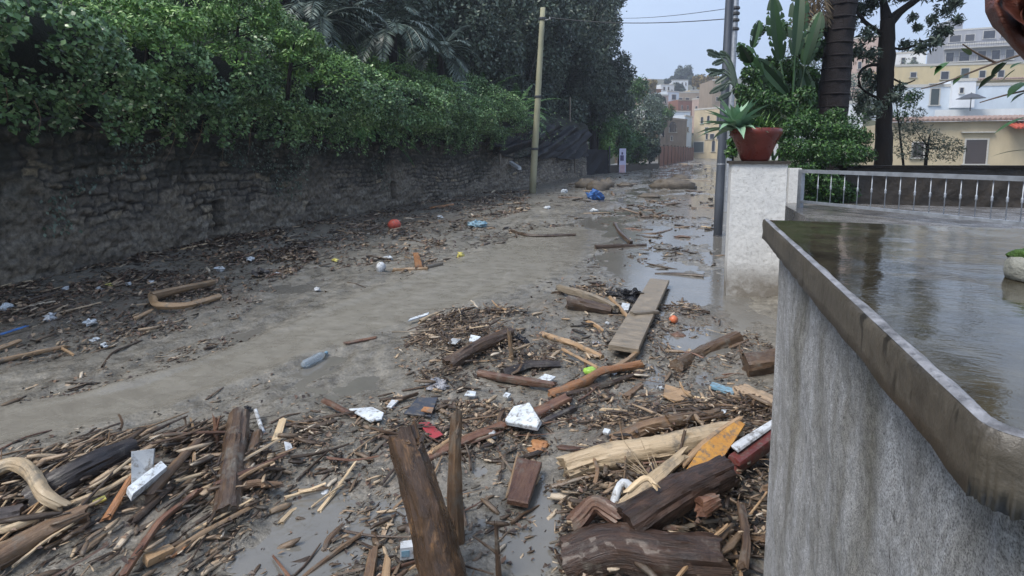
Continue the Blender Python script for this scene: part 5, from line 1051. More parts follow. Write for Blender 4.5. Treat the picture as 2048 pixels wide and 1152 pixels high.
S('thin brown twig lying alone on the smooth mud track', [(170, 872), (205, 860), (238, 848)], 5, 'bark_dark')
S('broad dark branch at the left, nearest the smooth mud track', [(0, 990), (40, 965), (95, 930)], 12, 'bark_black', 'branch', 'branch', rough=.25)
S('white plastic tube standing out of the mud left of centre', [(526, 868), (512, 838, .05)], 9, 'white', 'plastic_tube', 'tube', rough=.01, jag=0)
S('pale flat splint beside the white plastic tube', [(552, 882), (566, 846, .02)], 17, 'wood_pale', 'splint', 'splint', 'plank', thick=.2)
plate('small white paper scrap right of the brown barked log', [(568, 892), (582, 896), (585, 905), (572, 912)], .008, 'white', 'paper_scrap', 'scrap', up=.02)
lump('white pebble-like scrap on the mud below the brushwood', 651, 988, 8, 5, 'white', 'plastic_scrap', 'scrap')
S('small pale curved stick on the grey mud at the lower centre left', [(562, 1050), (585, 1025), (602, 1020)], 12, 'wood_pale')
S('grey-white stick lying level on the mud at the lower left', [(598, 1061), (642, 1062)], 7, 'greyfoam', 'wood_stick')
S('red-brown driftwood arm touching the white plate', [(646, 812, .03), (680, 828, .02), (712, 836)], 15, 'wood_red', 'driftwood', 'driftwood', shape='split')
plate('torn white plate touching the red-brown driftwood arm', [(698, 830), (745, 826), (768, 838), (764, 850), (742, 855), (720, 842)], .012, 'foam', 'torn_plate', 'plate', up=.03)
plate('small white plastic piece left of the slate blue board', [(774, 822), (784, 808), (797, 810), (783, 824)], .012, 'white', 'plastic_scrap', 'scrap', up=.02)
plate('slate blue flat board with one corner raised, in the centre', [(808, 836), (835, 810), (876, 812), (862, 842)], .012, 'slate', 'flat_board', 'board', [0, .02, .03, 0], .02)
plate('small brown chip lying on the slate blue board', [(842, 838), (848, 830), (868, 832), (864, 842)], .008, 'wood_orange', 'wood_chip', 'chip', up=.048)
plate('bright red plastic strip below the slate blue board', [(838, 854), (858, 852), (886, 878), (864, 888)], .008, 'red', 'plastic_strip', 'strip', up=.02)
S('long brown plank with orange end crossing behind the upright trunk', [(842, 925), (920, 893, .02), (1008, 858, .02)], 24, 'wood_red', 'plank', 'plank', 'plank', taper=1, thick=.35)
S('reddish thick plank end above the white polystyrene', [(1058, 840), (1136, 806, .02)], 30, 'wood_red', 'plank', 'plank', 'plank', thick=.5)
S('dark purple-brown log under the reddish plank end', [(1070, 858), (1148, 824, .01)], 16, 'bark_black', 'log', 'log')
plate('large white polystyrene slab in the middle of the debris', [(1014, 858), (1030, 842), (1062, 840), (1084, 878), (1076, 886), (1014, 864)], .03, 'foam', 'polystyrene_slab', 'slab', [0, .03, .05, .05, .03, 0], .04)
lump('crumpled white plastic bag beside the polystyrene slab', 985, 876, 12, 9, 'white', 'plastic_bag', 'bag')
lump('orange dead leaves under the polystyrene slab', 1078, 900, 22, 7, 'wood_orange', 'leaf_clump', 'leaves', .6)
plate('reddish brown board with rough grain lying alone on the mud', [(1014, 1018), (1034, 938), (1084, 952), (1056, 1030)], .03, 'wood_red', 'grained_board', 'board', [0, .02, .03, .01], .02)
S('pale lath along the left edge of the reddish grained board', [(1015, 1005, .03), (1036, 930, .06)], 7, 'wood_tan', 'lath', 'lath', 'split')
S('grey-brown curved log lying above the pale barkless log at the right', [(1225, 898), (1290, 872, .02), (1372, 858, .02)], 34, 'bark_brown', 'log', 'log', sides=12, sub=16, taper=.8)
S('brown log piece behind the curved grey-brown log at the right', [(1330, 862, .03), (1440, 846, .03)], 26, 'bark_brown', 'log', 'log', sides=12)
S('big pale barkless log with torn surface at the lower right', [(1125, 958, .01), (1200, 940, .03), (1330, 925, .04), (1470, 893, .04)], 52, 'wood_pale', 'log', 'log', taper=.85, sides=16, sub=24, rough=.12, jag=.05)
S('long thin dark rod reaching the plastered wall', [(1300, 838, .04), (1420, 834, .05), (1560, 832, .06)], 6, 'bark_dark', 'rod', 'rod')
o = plate('golden yellow pointed plank at the lower right', [(1362, 985), (1428, 975), (1486, 908), (1470, 902), (1400, 945)], .03, 'wood_yellow', 'yellow_plank', 'plank', [.0, .0, .07, .08, .05], .07)
S('tan upper edge strip beside the golden yellow plank', [(1362, 975, .10), (1420, 928, .14), (1478, 898, .16)], 12, 'wood_tan', 'strip', 'strip', 'split')
S('dark red painted bar with a white top, leaning on the plastered wall', [(1466, 958, .05), (1555, 905, .09)], 30, 'darkred', 'painted_bar', 'bar', 'plank', thick=.8, taper=1)
plate('white strip lying on the dark red painted bar', [(1462, 942), (1470, 934), (1550, 893), (1552, 903), (1474, 952)], .012, 'white', 'white_strip', 'strip', [.0, .0, .03, .03, 0], .115)
S('pale split plank pointing towards the golden yellow plank', [(1248, 1050, .06), (1300, 1010, .09), (1368, 955, .10)], 36, 'wood_pale', 'split_plank', 'plank', 'split', jag=.05, taper=.7)
S('dark splinter attached under the pale split plank', [(1270, 1040, .03), (1400, 965, .06)], 14, 'bark_dark', 'splinter', 'splinter', 'split', jag=.05)
S('bent white plastic pipe at the lower right', [(1224, 1040, .03), (1236, 1005, .07), (1250, 996, .08), (1272, 1018, .05)], 17, 'white', 'plastic_pipe', 'pipe', rough=.02, jag=0, taper=1)
S('large dark wet log lying on the stump at the lower right', [(1250, 1110, .08), (1340, 1062, .11), (1452, 1010, .12)], 70, 'stump', 'log', 'log', sides=20, sub=20, taper=.85, rough=.07)
S('huge red-black stump filling the bottom right of the debris', [(1135, 1140, -.02), (1220, 1125, .02), (1330, 1150, .02), (1440, 1150, .0)], 92, 'stump', 'stump', 'stump', sides=22, sub=24, taper=.95, rough=.09)
S('reddish torn root on the left end of the huge stump', [(1150, 1100, .10), (1190, 1085, .16), (1235, 1100, .12)], 42, 'wood_red', 'root', 'root', rough=.25, sides=12)
S('rust coloured knot on the right end of the huge stump', [(1400, 1085, .13), (1430, 1070, .13)], 36, 'wood_red', 'knot', 'root', rough=.3)
S('finger-like bent pale twig on top of the huge stump', [(1252, 1098, .24), (1280, 1080, .26), (1296, 1076, .26), (1308, 1086, .24)], 13, 'wood_pale', 'twig', 'twig')
mb = MB(); r = np.random.RandomState(5); c = P(1322, 985, .02)
for k in range(13):
    a = r.uniform(-.2, 3.2); sweep(mb, [c + r.normal(0, .01, 3), c + np.array([-.12 * math.cos(a * .6) - .04, .05 * math.sin(a), .10 + .07 * math.sin(a)]) * r.uniform(.7, 1.3)], [.004, .001], 5, rough=0, sub=3)
o = build(mb, 'palm_spikes', M['wood_pale']); tag(o, 'fan of dry pale palm spikes in front of the big pale log', 'spikes')
q = P(816, 1120, .02); t = thing('plastic_carton', 'white carton with a pale blue print at the foot of the thick wet log', 'carton', q)
mb = MB(); box(mb, q, (.062, .045, .05), .5, .94); build(mb, 'carton_body', M['white'], t); mb = MB(); v, f = box_vf(q + np.array([-.004, -.0105, .012]), (.032, .033, .026), .5); mb.add(v, f); build(mb, 'print_panel', M['blueg'], t)
S('short square timber standing at the bottom edge left of the thick wet log', [(735, 1175), (748, 1120, .03)], 22, 'bark_brown', 'timber', 'timber', 'plank', thick=.7)
S('pale wet timber beside the short square timber at the bottom edge', [(770, 1175), (776, 1135, .03)], 18, 'wood_tan', 'timber', 'timber', 'plank', thick=.6)
S('smooth reddish brown log near the white pillar', [(1352, 742), (1410, 712, .01), (1474, 686, .02)], 27, 'bark_brown', 'log', 'log', sides=14, taper=1, rough=.04, jag=.01)
o = plate('wide grey-brown plank slanting up in the middle of the street', [(1216, 712), (1276, 722), (1338, 580), (1300, 576)], .055, 'wood_grey', 'wide_plank', 'plank', [.03, .03, .06, .06], .02)
S('short grey batten nailed across the wide plank', [(1264, 648, .085), (1315, 644, .09)], 14, 'wood_grey', 'batten', 'batten', 'plank', thick=.6)
lump('shiny crumpled black plastic bag beside the top of the wide plank', 1262, 602, 36, 17, 'black', 'plastic_bag', 'bag', .6, 20, n=40, m=26, smooth=False)
plate('small pale flake between the black bag and the wide plank', [(1240, 628), (1244, 614), (1260, 616), (1256, 630)], .02, 'foam', 'foam_flake', 'flake', up=.03)
lump('orange ball half sunk in the mud right of the wide plank', 1347, 645, 9, 8, 'orange', 'ball', 'ball', .03, up=.8)
lump('reddish brick lump below the orange ball', 1356, 677, 17, 9, 'wood_red', 'brick_lump', 'brick', .3)
S('long tan stick left of the foot of the wide plank', [(1088, 674), (1150, 694, .01), (1205, 720)], 14, 'wood_tan', sides=10)
S('thin straight tan cane crossing below the long tan stick', [(1125, 708, .03), (1195, 748, .04)], 7, 'wood_tan', 'cane', 'cane')
S('grey driftwood root arching left of the black plastic bag', [(1118, 590, .06), (1160, 604, .07), (1205, 618, .07), (1232, 632, .05)], 15, 'wood_grey', 'driftwood', 'driftwood', rough=.2)
S('dark clotted root mass under the grey driftwood root', [(1135, 612), (1222, 630)], 26, 'bark_dark', 'root_mass', 'root', rough=.3)
S('tan stick leaning on the left edge of the wide plank', [(1220, 606, .05), (1256, 645, .04)], 9, 'wood_tan')
S('thick brown rotten branch in the central brushwood heap', [(895, 742), (955, 712, .05), (1022, 684, .05)], 28, 'bark_dark', 'branch', 'branch', rough=.25)
S('yellowish bark slab at the foot of the rotten branch', [(902, 738, .04), (945, 712, .08)], 16, 'bark_brown', 'bark_slab', 'bark', 'split')
lump('orange-brown coconut-like lump in the central brushwood heap', 996, 684, 12, 10, 'wood_orange', 'husk', 'husk', up=1.2)
lump('small black bag at the right of the central brushwood heap', 1041, 690, 16, 11, 'black', 'plastic_bag', 'bag', .5, n=24, m=16, smooth=False)
plate('white and turquoise scrap in the central brushwood heap', [(938, 700), (942, 688), (962, 692), (950, 704)], .012, 'foam', 'plastic_scrap', 'scrap', up=.07)
plate('grey-white scrap left of the turquoise scrap', [(896, 702), (905, 692), (922, 694), (912, 704)], .01, 'greyfoam', 'plastic_scrap', 'scrap', up=.06)
S('reddish branch stretching right below the central heap', [(955, 752), (1030, 768, .01), (1110, 780, .01)], 20, 'wood_red', 'branch', 'branch', sides=10, sub=14)
S('crooked orange-tan branch passing under the lime scrap', [(1100, 796), (1165, 776, .02), (1200, 755, .03), (1282, 738, .02)], 18, 'wood_orange', 'branch', 'branch', rough=.15, sub=16)
S('dark crooked branch along the lower side of the orange-tan branch', [(1120, 800), (1210, 775), (1280, 752)], 14, 'bark_dark', 'branch', 'branch', rough=.2)
S('light bent root rising to the foot of the wide plank', [(1222, 748, .02), (1250, 735, .03), (1275, 716, .04)], 11, 'wood_tan', 'root', 'root')
S('black wet driftwood in front of the central heap', [(1008, 752), (1060, 738, .01), (1122, 734)], 20, 'bark_black', 'driftwood', 'driftwood', rough=.2, sides=10)
lump('lime green plastic scrap in the middle of the debris', 1180, 751, 14, 8, 'lime', 'plastic_scrap', 'scrap', .25, up=1.2)
for lb, poly in (('white plastic shard left of the lime scrap', [(1076, 768), (1090, 758), (1112, 764), (1098, 774)]), ('white oval lid below the central heap', [(928, 802), (934, 792), (952, 794), (950, 803)]), ('tiny white shard right of the oval lid', [(1006, 803), (1012, 796), (1022, 799), (1016, 806)]), ('white scrap on the dark rod near the wall', [(1440, 836), (1443, 828), (1454, 832), (1450, 842)]), ('white scrap in front of the curved grey-brown log', [(1206, 878), (1210, 870), (1222, 873), (1217, 882)]), ('thin white chip on the smooth mud by the long track', [(816, 650), (820, 645), (858, 632), (856, 637)])):
    plate(lb, poly, .012, 'foam', 'plastic_scrap', 'scrap', up=.03)
lump('milky plastic film bag on the mud below the central heap', 874, 772, 20, 8, 'film', 'plastic_bag', 'bag', .5, n=26, m=14, smooth=False)
q1 = P(606, 738, .03); q2 = P(654, 712, .03); t = thing('plastic_bottle', 'clear plastic bottle lying on the mud left of centre', 'bottle', q1); mb = MB(); d_ = q2 - q1
sweep(mb, [q1, q1 + d_ * .1, q1 + d_ * .45, q1 + d_ * .55, q1 + d_ * .72, q1 + d_ * .9], [.022, .033, .031, .033, .031, .012], 14, rough=.02, sub=24); build(mb, 'bottle_body', M['clear'], t, True); mb = MB(); sweep(mb, [q1 + d_ * .9, q1 + d_], [.014, .014], 10, rough=0, sub=2); build(mb, 'cap', M['blueg'], t)
S('long tan bar of the U-shaped driftwood at the left', [(306, 607, .05), (360, 595, .06), (428, 580, .06)], 17, 'wood_tan', 'driftwood', 'driftwood', sides=10, sub=14)
S('lower tan arm of the U-shaped driftwood at the left', [(304, 602, .05), (312, 624, .04), (370, 622, .03), (440, 600, .02)], 14, 'wood_tan', 'driftwood', 'driftwood', sides=10, sub=18)
lump('red ball near the stone wall in the middle distance', 789, 458, 13, 11, 'redball', 'ball', 'ball', .04, up=.8)
lump('blue-grey crumpled cloth on the mud in the middle distance', 955, 452, 15, 8, 'blueg', 'cloth', 'cloth', .6, n=24, m=14, smooth=False)
lump('white plastic canister on the mud in the middle distance', 762, 543, 9, 11, 'white', 'canister', 'canister', .15, up=.7)
lump('small yellow plastic toy piece alone on the mud', 921, 513, 7, 6, 'yellow', 'plastic_piece', 'scrap', .4)
lump('crumpled bright blue plastic sack by the stone pile', 1190, 400, 14, 11, 'blue', 'plastic_sack', 'sack', .45, up=.7, n=24, m=14, smooth=False)
S('pale log right of the white canister', [(786, 543), (855, 540)], 9, 'wood_tan', 'log', 'log')
S('grey log end beside the pale log', [(852, 538), (884, 530)], 10, 'wood_grey', 'log', 'log')
S('small upright orange block on the pale log', [(838, 540, .02), (832, 522, .1)], 14, 'wood_orange', 'wood_block', 'block', 'plank', thick=.5)
S('long dark driftwood in the middle of the street', [(1020, 463), (1055, 474), (1100, 474), (1150, 472)], 7, 'bark_dark', 'driftwood', 'driftwood', sub=14, rough=.25)
S('dark branch with a raised fork lying in the wet channel', [(1190, 497), (1240, 496), (1292, 494)], 11, 'bark_dark', 'branch', 'branch', rough=.2)
S('raised prong of the forked branch in the wet channel', [(1262, 494, .04), (1240, 482, .12), (1229, 470, .2)], 9, 'bark_dark', 'branch', 'branch', rough=.2)
S('slim brown driftwood right of the forked branch', [(1282, 472), (1312, 470), (1342, 462)], 7, 'bark_brown', 'driftwood', 'driftwood')
S('long dark stick lying in the shining water before the pillar', [(1310, 552), (1350, 550), (1408, 555)], 8, 'bark_dark', 'driftwood', 'driftwood')
S('tan timber lying against the stone wall beyond the red ball', [(862, 418), (905, 410)], 9, 'wood_orange', 'timber', 'timber', 'plank', thick=.5)
S('thin dark plank on the mud near the concrete pole', [(1118, 396), (1165, 398)], 5, 'bark_dark', 'plank', 'plank')
S('blue plastic slat at the left edge of the photo', [(-10, 680, .03), (52, 662, .04)], 9, 'blue', 'plastic_strip', 'strip', 'plank', thick=.3)
S('pale stick just below the blue slat', [(-10, 708, .02), (42, 688, .02)], 10, 'wood_tan')
S('long tan stick lying below the litter band at the left edge', [(-10, 732, .02), (70, 714, .02), (135, 700, .02)], 11, 'wood_tan', sub=12)
S('thin forked end of the long tan stick', [(126, 704, .02), (148, 712)], 6, 'wood_tan')
S('golden-brown tan stick piece left of the U-shaped driftwood', [(268, 640), (302, 628, .02)], 8, 'wood_tan')
S('dark curved branch below the litter band at the left', [(205, 735), (225, 705), (285, 682)], 5, 'bark_dark', 'branch', 'branch')
S('red-brown plank on the mud left of the central heap', [(690, 688), (752, 676)], 12, 'wood_red', 'plank', 'plank', 'plank', thick=.3)
plate('blue-grey flat plastic strip near the plastered wall', [(1418, 782), (1424, 774), (1478, 792), (1474, 802)], .02, 'blueg', 'plastic_strip', 'strip', up=.02)
plate('tan torn cardboard flap near the blue-grey strip', [(1326, 800), (1330, 785), (1382, 798), (1372, 808), (1348, 812)], .012, 'wood_tan', 'cardboard', 'cardboard', [0, .03, .02, 0, 0], .02)
S('brown square timber piece in the mud right of the crooked branch', [(1252, 798), (1282, 775, .01)], 15, 'bark_brown', 'timber', 'timber', 'plank', thick=.6)
S('reddish flat board half sunk left of the big pale log', [(1118, 895), (1205, 905)], 18, 'wood_red', 'plank', 'plank', 'plank', thick=.2)
S('brown dead leaf mass against the plastered wall', [(1480, 800, .02), (1550, 835, .04)], 34, 'litter', 'leaf_mass', 'leaves', rough=.5)
S('dark matted mound of roots against the plastered wall', [(1488, 745, .0), (1570, 740, .03)], 46, 'bark_dark', 'root_mound', 'root', rough=.3, sides=14, sub=12)
# stones in the far street
for k, (px, py, rx, ry, lb) in enumerate([(1346, 378, 38, 17, 'large flat stone slab lying in the far wet street'), (1362, 362, 20, 10, 'smaller slab on top of the large flat stone'), (1170, 375, 20, 13, 'grey-tan stone at the left of the far stone pile'), (1196, 381, 22, 14, 'mossy tan stone in the middle of the far stone pile'), (1215, 375, 16, 13, 'pale stone at the right of the far stone pile'), (1185, 366, 16, 6, 'small stone behind the far stone pile'), (1300, 395, 20, 6, 'low mud-covered stone left of the large slab'), (1250, 372, 16, 5, 'low dark stone between the pile and the large slab')]):
    o = lump(lb, px, py, rx, ry, 'rock', 'stone', 'stone', .3, rx * .6, up=.35, n=16, m=10)

# ------------------------------------------------------------------ scattered pieces
def inpoly(x, y, poly):
    c = np.zeros(len(x), bool); j = len(poly) - 1
    for i in range(len(poly)):
        xi, yi = poly[i][:2]; xj, yj = poly[j][:2]; hit = ((yi > y) != (yj > y)) & (x < (xj - xi) * (y - yi) / (yj - yi + 1e-12) + xi); c ^= hit; j = i
    return c
#  zone: phrase, outline, debris, flakes, sticks, direction line, spread, length factor, heap height
ZN = [('in the driftwood heap at the bottom left', [(-60, 985), (60, 935), (200, 870), (330, 885), (420, 860), (540, 900), (560, 1000), (480, 1100), (400, 1190), (-100, 1190)], 1500, 500, 52, ((60, 1120), (400, 920)), .45, 1.3, .08),
      ('on the grey mud at the bottom centre', [(400, 1190), (560, 900), (760, 880), (1000, 920), (1130, 960), (1150, 1190)], 520, 300, 34, ((500, 1100), (800, 950)), .7, .8, .02),
      ('in the pile against the plastered wall at the lower right', [(1100, 1190), (1130, 960), (1180, 850), (1420, 800), (1580, 800), (1580, 1190)], 1700, 800, 44, ((1180, 1000), (1500, 900)), .8, 1.0, .09),
      ('among the scraps in the centre foreground', [(560, 900), (640, 790), (860, 800), (1200, 790), (1450, 790), (1180, 880), (1000, 930), (760, 880)], 1300, 600, 34, ((650, 850), (1100, 800)), .9, .8, .03),
      ('in the central brushwood heap', [(780, 720), (860, 640), (1000, 610), (1090, 640), (1120, 720), (1060, 790), (860, 790)], 1500, 700, 26, ((850, 740), (1060, 660)), .9, .8, .08),
      ('around the wide plank in the street', [(1060, 640), (1120, 580), (1300, 560), (1420, 630), (1540, 680), (1560, 790), (1300, 800), (1100, 780)], 1400, 600, 24, ((1100, 640), (1300, 740)), .9, .7, .03),
      ('in the litter band along the stone wall', [(-120, 760), (-120, 560), (300, 480), (560, 440), (640, 510), (480, 640), (200, 700)], 3800, 3200, 26, ((0, 700), (400, 560)), .35, .75, .04),
      ('by the far part of the stone wall', [(560, 445), (760, 400), (1060, 378), (1060, 420), (900, 470), (860, 540), (640, 550)], 2600, 1800, 10, ((600, 500), (900, 440)), .5, .8, .05),
      ('on the smooth mud in the middle of the street', [(640, 560), (900, 460), (1200, 440), (1280, 560), (1060, 610), (860, 640), (640, 720), (520, 780)], 420, 150, 14, ((640, 620), (1000, 560)), .9, .8, .0),
      ('in the shining wet channel', [(1180, 440), (1290, 400), (1430, 400), (1440, 620), (1300, 560)], 800, 400, 16, ((1200, 480), (1400, 500)), .5, 1.2, .0),
      ('on the mud flat left of centre', [(-100, 800), (200, 740), (480, 660), (640, 720), (640, 790), (560, 880), (250, 900), (-60, 960)], 350, 160, 10, ((100, 860), (500, 720)), .4, .8, .0),
      ('in the far street', [(1060, 400), (1160, 362), (1300, 335), (1420, 325), (1430, 400), (1290, 405), (1150, 440)], 800, 300, 8, ((1100, 400), (1400, 350)), .9, 1.5, .03)]
MT = [('dark brown', 'bark_dark', .36), ('brown', 'bark_brown', .28), ('reddish brown', 'wood_red', .1), ('tan', 'wood_tan', .12), ('pale', 'wood_pale', .06), ('grey', 'wood_grey', .08)]
LBL = []; DZ = []
rs = np.random.RandomState(99); DV, DF, DG, nv = [], [], [], 0; LV, LF, LG, nl = [], [], [], 0
def sample(poly, n, bias=0):
    W = np.array([P(*p)[:2] for p in poly]); lo, hi = W.min(0), W.max(0); out = []
    while sum(map(len, out)) < n:
        q = rs.uniform(lo, hi, (n * 3, 2)); q = q[inpoly(q[:, 0], q[:, 1], W)]; f = fbm(q[:, 0] * 1.7 + 5, q[:, 1] * 1.7, 3); q = q[(f > rs.uniform(-.2, .18, len(q))) | (rs.rand(len(q)) < .12)]
        s_, c_ = masks(q[:, 0], q[:, 1]); q = q[s_ < .35]; q = q[(q[:, 0] < .22) | (q[:, 1] > 2.2)]; q = q[q[:, 0] < .95]; q = q[q[:, 0] > wallx(q[:, 1]) + .1]; out.append(q)
    return np.vstack(out)[:n]
for zi, (ph, poly, nd, nf, ns, dl, sp, lf, hh) in enumerate(ZN):
    a0 = P(*dl[0]); a1 = P(*dl[1]); th0 = math.atan2(a1[1] - a0[1], a1[0] - a0[0])
    # small broken wood, far too many to count
    nd = int(nd * (2.9 if zi in (0, 1, 2, 3, 4, 5) else 1.3)); q = sample(poly, nd); z = gz(q[:, 0], q[:, 1]); dist = np.hypot(q[:, 0], q[:, 1]); th = th0 + rs.normal(0, sp, nd) + (rs.rand(nd) < .2) * rs.uniform(0, 3, nd); el = rs.normal(0, .16, nd)
    L = rs.lognormal(-3.45, .72, nd) * lf * np.clip(dist / 5, .8, 2.2); w = L * rs.uniform(.08, .28, nd); w = np.clip(w, .003, .028 * np.maximum(1, dist / 6)); tk = w * rs.uniform(.25, .8, nd)
    d = np.stack([np.cos(th) * np.cos(el), np.sin(th) * np.cos(el), np.sin(el)], 1); s = np.stack([-np.sin(th), np.cos(th), rs.normal(0, .25, nd)], 1); s /= np.linalg.norm(s, axis=1)[:, None]; u = np.cross(d, s)
    c = np.stack([q[:, 0], q[:, 1], z + tk * .4 + hh * rs.rand(nd) ** 2.5], 1); V = []
    for k, (e, sc) in enumerate(((-1, .75), (-.35, 1.0), (.4, .95), (1, .45))):
        wob = s * (rs.normal(0, .12, nd) * L)[:, None] * (.25 if k in (1, 2) else 0)
        for a, b_ in ((-1, -1), (1, -1), (.9, 1), (-.9, 1)): V.append(c + d * (e * L / 2 * (1 + rs.uniform(-.12, .12, nd)))[:, None] + wob + s * (a * w / 2 * sc * rs.uniform(.8, 1.15, nd))[:, None] + u * (b_ * tk / 2 * sc)[:, None])
    V = np.stack(V, 1).reshape(-1, 3); b0_ = nv + np.arange(nd) * 16; fs = []
    for k in range(3):
        for j in range(4): fs.append(np.stack([b0_ + 4 * k + j, b0_ + 4 * k + (j + 1) % 4, b0_ + 4 * k + 4 + (j + 1) % 4, b0_ + 4 * k + 4 + j], 1))
    fs.append(np.stack([b0_ + 3, b0_ + 2, b0_ + 1, b0_], 1)); fs.append(np.stack([b0_ + 12, b0_ + 13, b0_ + 14, b0_ + 15], 1))
    cc = np.repeat(c, 16, 0); dd = np.repeat(d, 16, 0); s2 = np.repeat(s, 16, 0); u2 = np.repeat(u, 16, 0); rel = V - cc; ro = np.repeat(rs.uniform(0, 30, nd), 16)
    DZ.append((zi, len(V), len(fs) * nd)); DV.append(V); DF += fs; DG.append(np.stack([(rel * dd).sum(1) + ro, (rel * s2).sum(1) + ro, (rel * u2).sum(1)], 1)); nv += len(V)
    # flakes of bark and leaf
    nf = int(nf * 1.9); q = sample(poly, nf); z = gz(q[:, 0], q[:, 1]); dist = np.hypot(q[:, 0], q[:, 1]); th = rs.uniform(0, 6.28, nf); L = rs.uniform(.012, .045, nf) * np.clip(dist / 5, .8, 2.2); c = np.stack([q[:, 0], q[:, 1], z + .004 + hh * .8 * rs.rand(nf) ** 2], 1)
    d = np.stack([np.cos(th), np.sin(th), rs.normal(0, .35, nf)], 1); s = np.stack([-np.sin(th), np.cos(th), rs.normal(0, .35, nf)], 1); up = np.array([0, 0, 1.]) * (L * rs.uniform(.05, .3, nf))[:, None]; l_ = (L * .5)[:, None]; ww = (L * rs.uniform(.2, .45, nf))[:, None]
    V = np.stack([c - d * l_, c - s * ww + up, c + d * l_, c + s * ww + up], 1).reshape(-1, 3); b0_ = nl + np.arange(nf) * 4; LF += [np.stack([b0_, b0_ + 1, b0_ + 2], 1), np.stack([b0_, b0_ + 2, b0_ + 3], 1)]; LV.append(V); LG.append(V * .3); nl += len(V)
    # sticks one could pick up
    q = sample(poly, ns); order = rs.rand(ns)
    for k in range(ns):
        x0, y0 = q[k]; di = math.hypot(x0, y0); L = rs.uniform(.14, .5) * lf * max(1, di / 6) ** .7 * (1.3 if k % 4 == 0 else .8); r = float(np.clip(rs.lognormal(-4.95, .5), .0035, .02)) * max(1, di / 5) ** .6; a = th0 + rs.normal(0, sp); u_ = rs.rand(); acc_ = 0
        for cn_, mk, pr_ in MT:
            acc_ += pr_
            if u_ <= acc_: break
        e0 = np.array([x0 - math.cos(a) * L / 2, y0 - math.sin(a) * L / 2]); e1 = np.array([x0 + math.cos(a) * L / 2, y0 + math.sin(a) * L / 2])
        for e_ in (e0, e1):
            if e_[1] < 2.3: e_[0] = min(e_[0], .22)
            e_[0] = min(e_[0], .9)
        m_ = (e0 + e1) / 2 + rs.normal(0, .06, 2) * L; lif = hh * rs.rand() + r * .5
        pts = [(e0[0], e0[1], gz1(*e0) + lif), (m_[0], m_[1], gz1(*m_) + lif + .01), (e1[0], e1[1], gz1(*e1) + lif + rs.rand() * .04 * (hh > 0))]; mb = MB()
        kind = 'split' if rs.rand() < .3 else ('plank' if rs.rand() < .18 else 'round'); sweep(mb, pts, [r, r * .9, r * rs.uniform(.4, .9)], 7, kind, .35, r * 1.5, .15, 2000 + zi * 100 + k, 8)
        if kind == 'round' and rs.rand() < .35:
            f = rs.uniform(.3, .7); b1 = np.array(pts[0]) * (1 - f) + np.array(pts[2]) * f; a2 = a + rs.choice([-1, 1]) * rs.uniform(.4, .9); sweep(mb, [b1, b1 + np.array([math.cos(a2), math.sin(a2), .25]) * L * rs.uniform(.2, .4)], [r * .6, r * .2], 5, rough=.1, sub=4, seed=k)
        o = sharp(build(mb, 'wood_stick', M[mk])); shp = {'split': 'split', 'plank': 'flat', 'round': 'round'}[kind]; LBL.append([None, (e0 + e1) / 2, '', zi]); ln = 'long' if L > .36 * lf * max(1, di / 6) ** .7 else 'short'
        LBL[-1][0] = o; LBL[-1][2] = '%s %s %s stick' % (ln, shp, cn_); tag(o, None, 'stick', 'loose sticks ' + ph)
FA = np.vstack(DF); zv = np.concatenate([np.full(n_, z_) for z_, n_, _ in DZ]); fz_ = zv[FA[:, 0]]; VA = np.vstack(DV); GA = np.vstack(DG)
for zs, mt, nm, lb in ((set(range(12)) - {8, 9, 11}, 'debris', 'wood_debris', 'countless small pieces of broken wood strewn over the mud'), ({8, 9, 11}, 'debris_dark', 'soaked_wood_debris', 'dark soaked bits of wood scattered over the open mud and the wet channel')):
    mv = np.isin(zv, list(zs)); idx = np.cumsum(mv) - 1; Fm = idx[FA[np.isin(fz_, list(zs))]]; o = link(nm, VA[mv], Fm, M[mt], G=GA[mv]); tag(o, lb, 'debris', kind='stuff')
o = link('leaf_litter', np.vstack(LV), np.vstack(LF), M['litter'], G=np.vstack(LG)); tag(o, 'wet brown leaf and bark litter strewn over the mud', 'litter', kind='stuff')
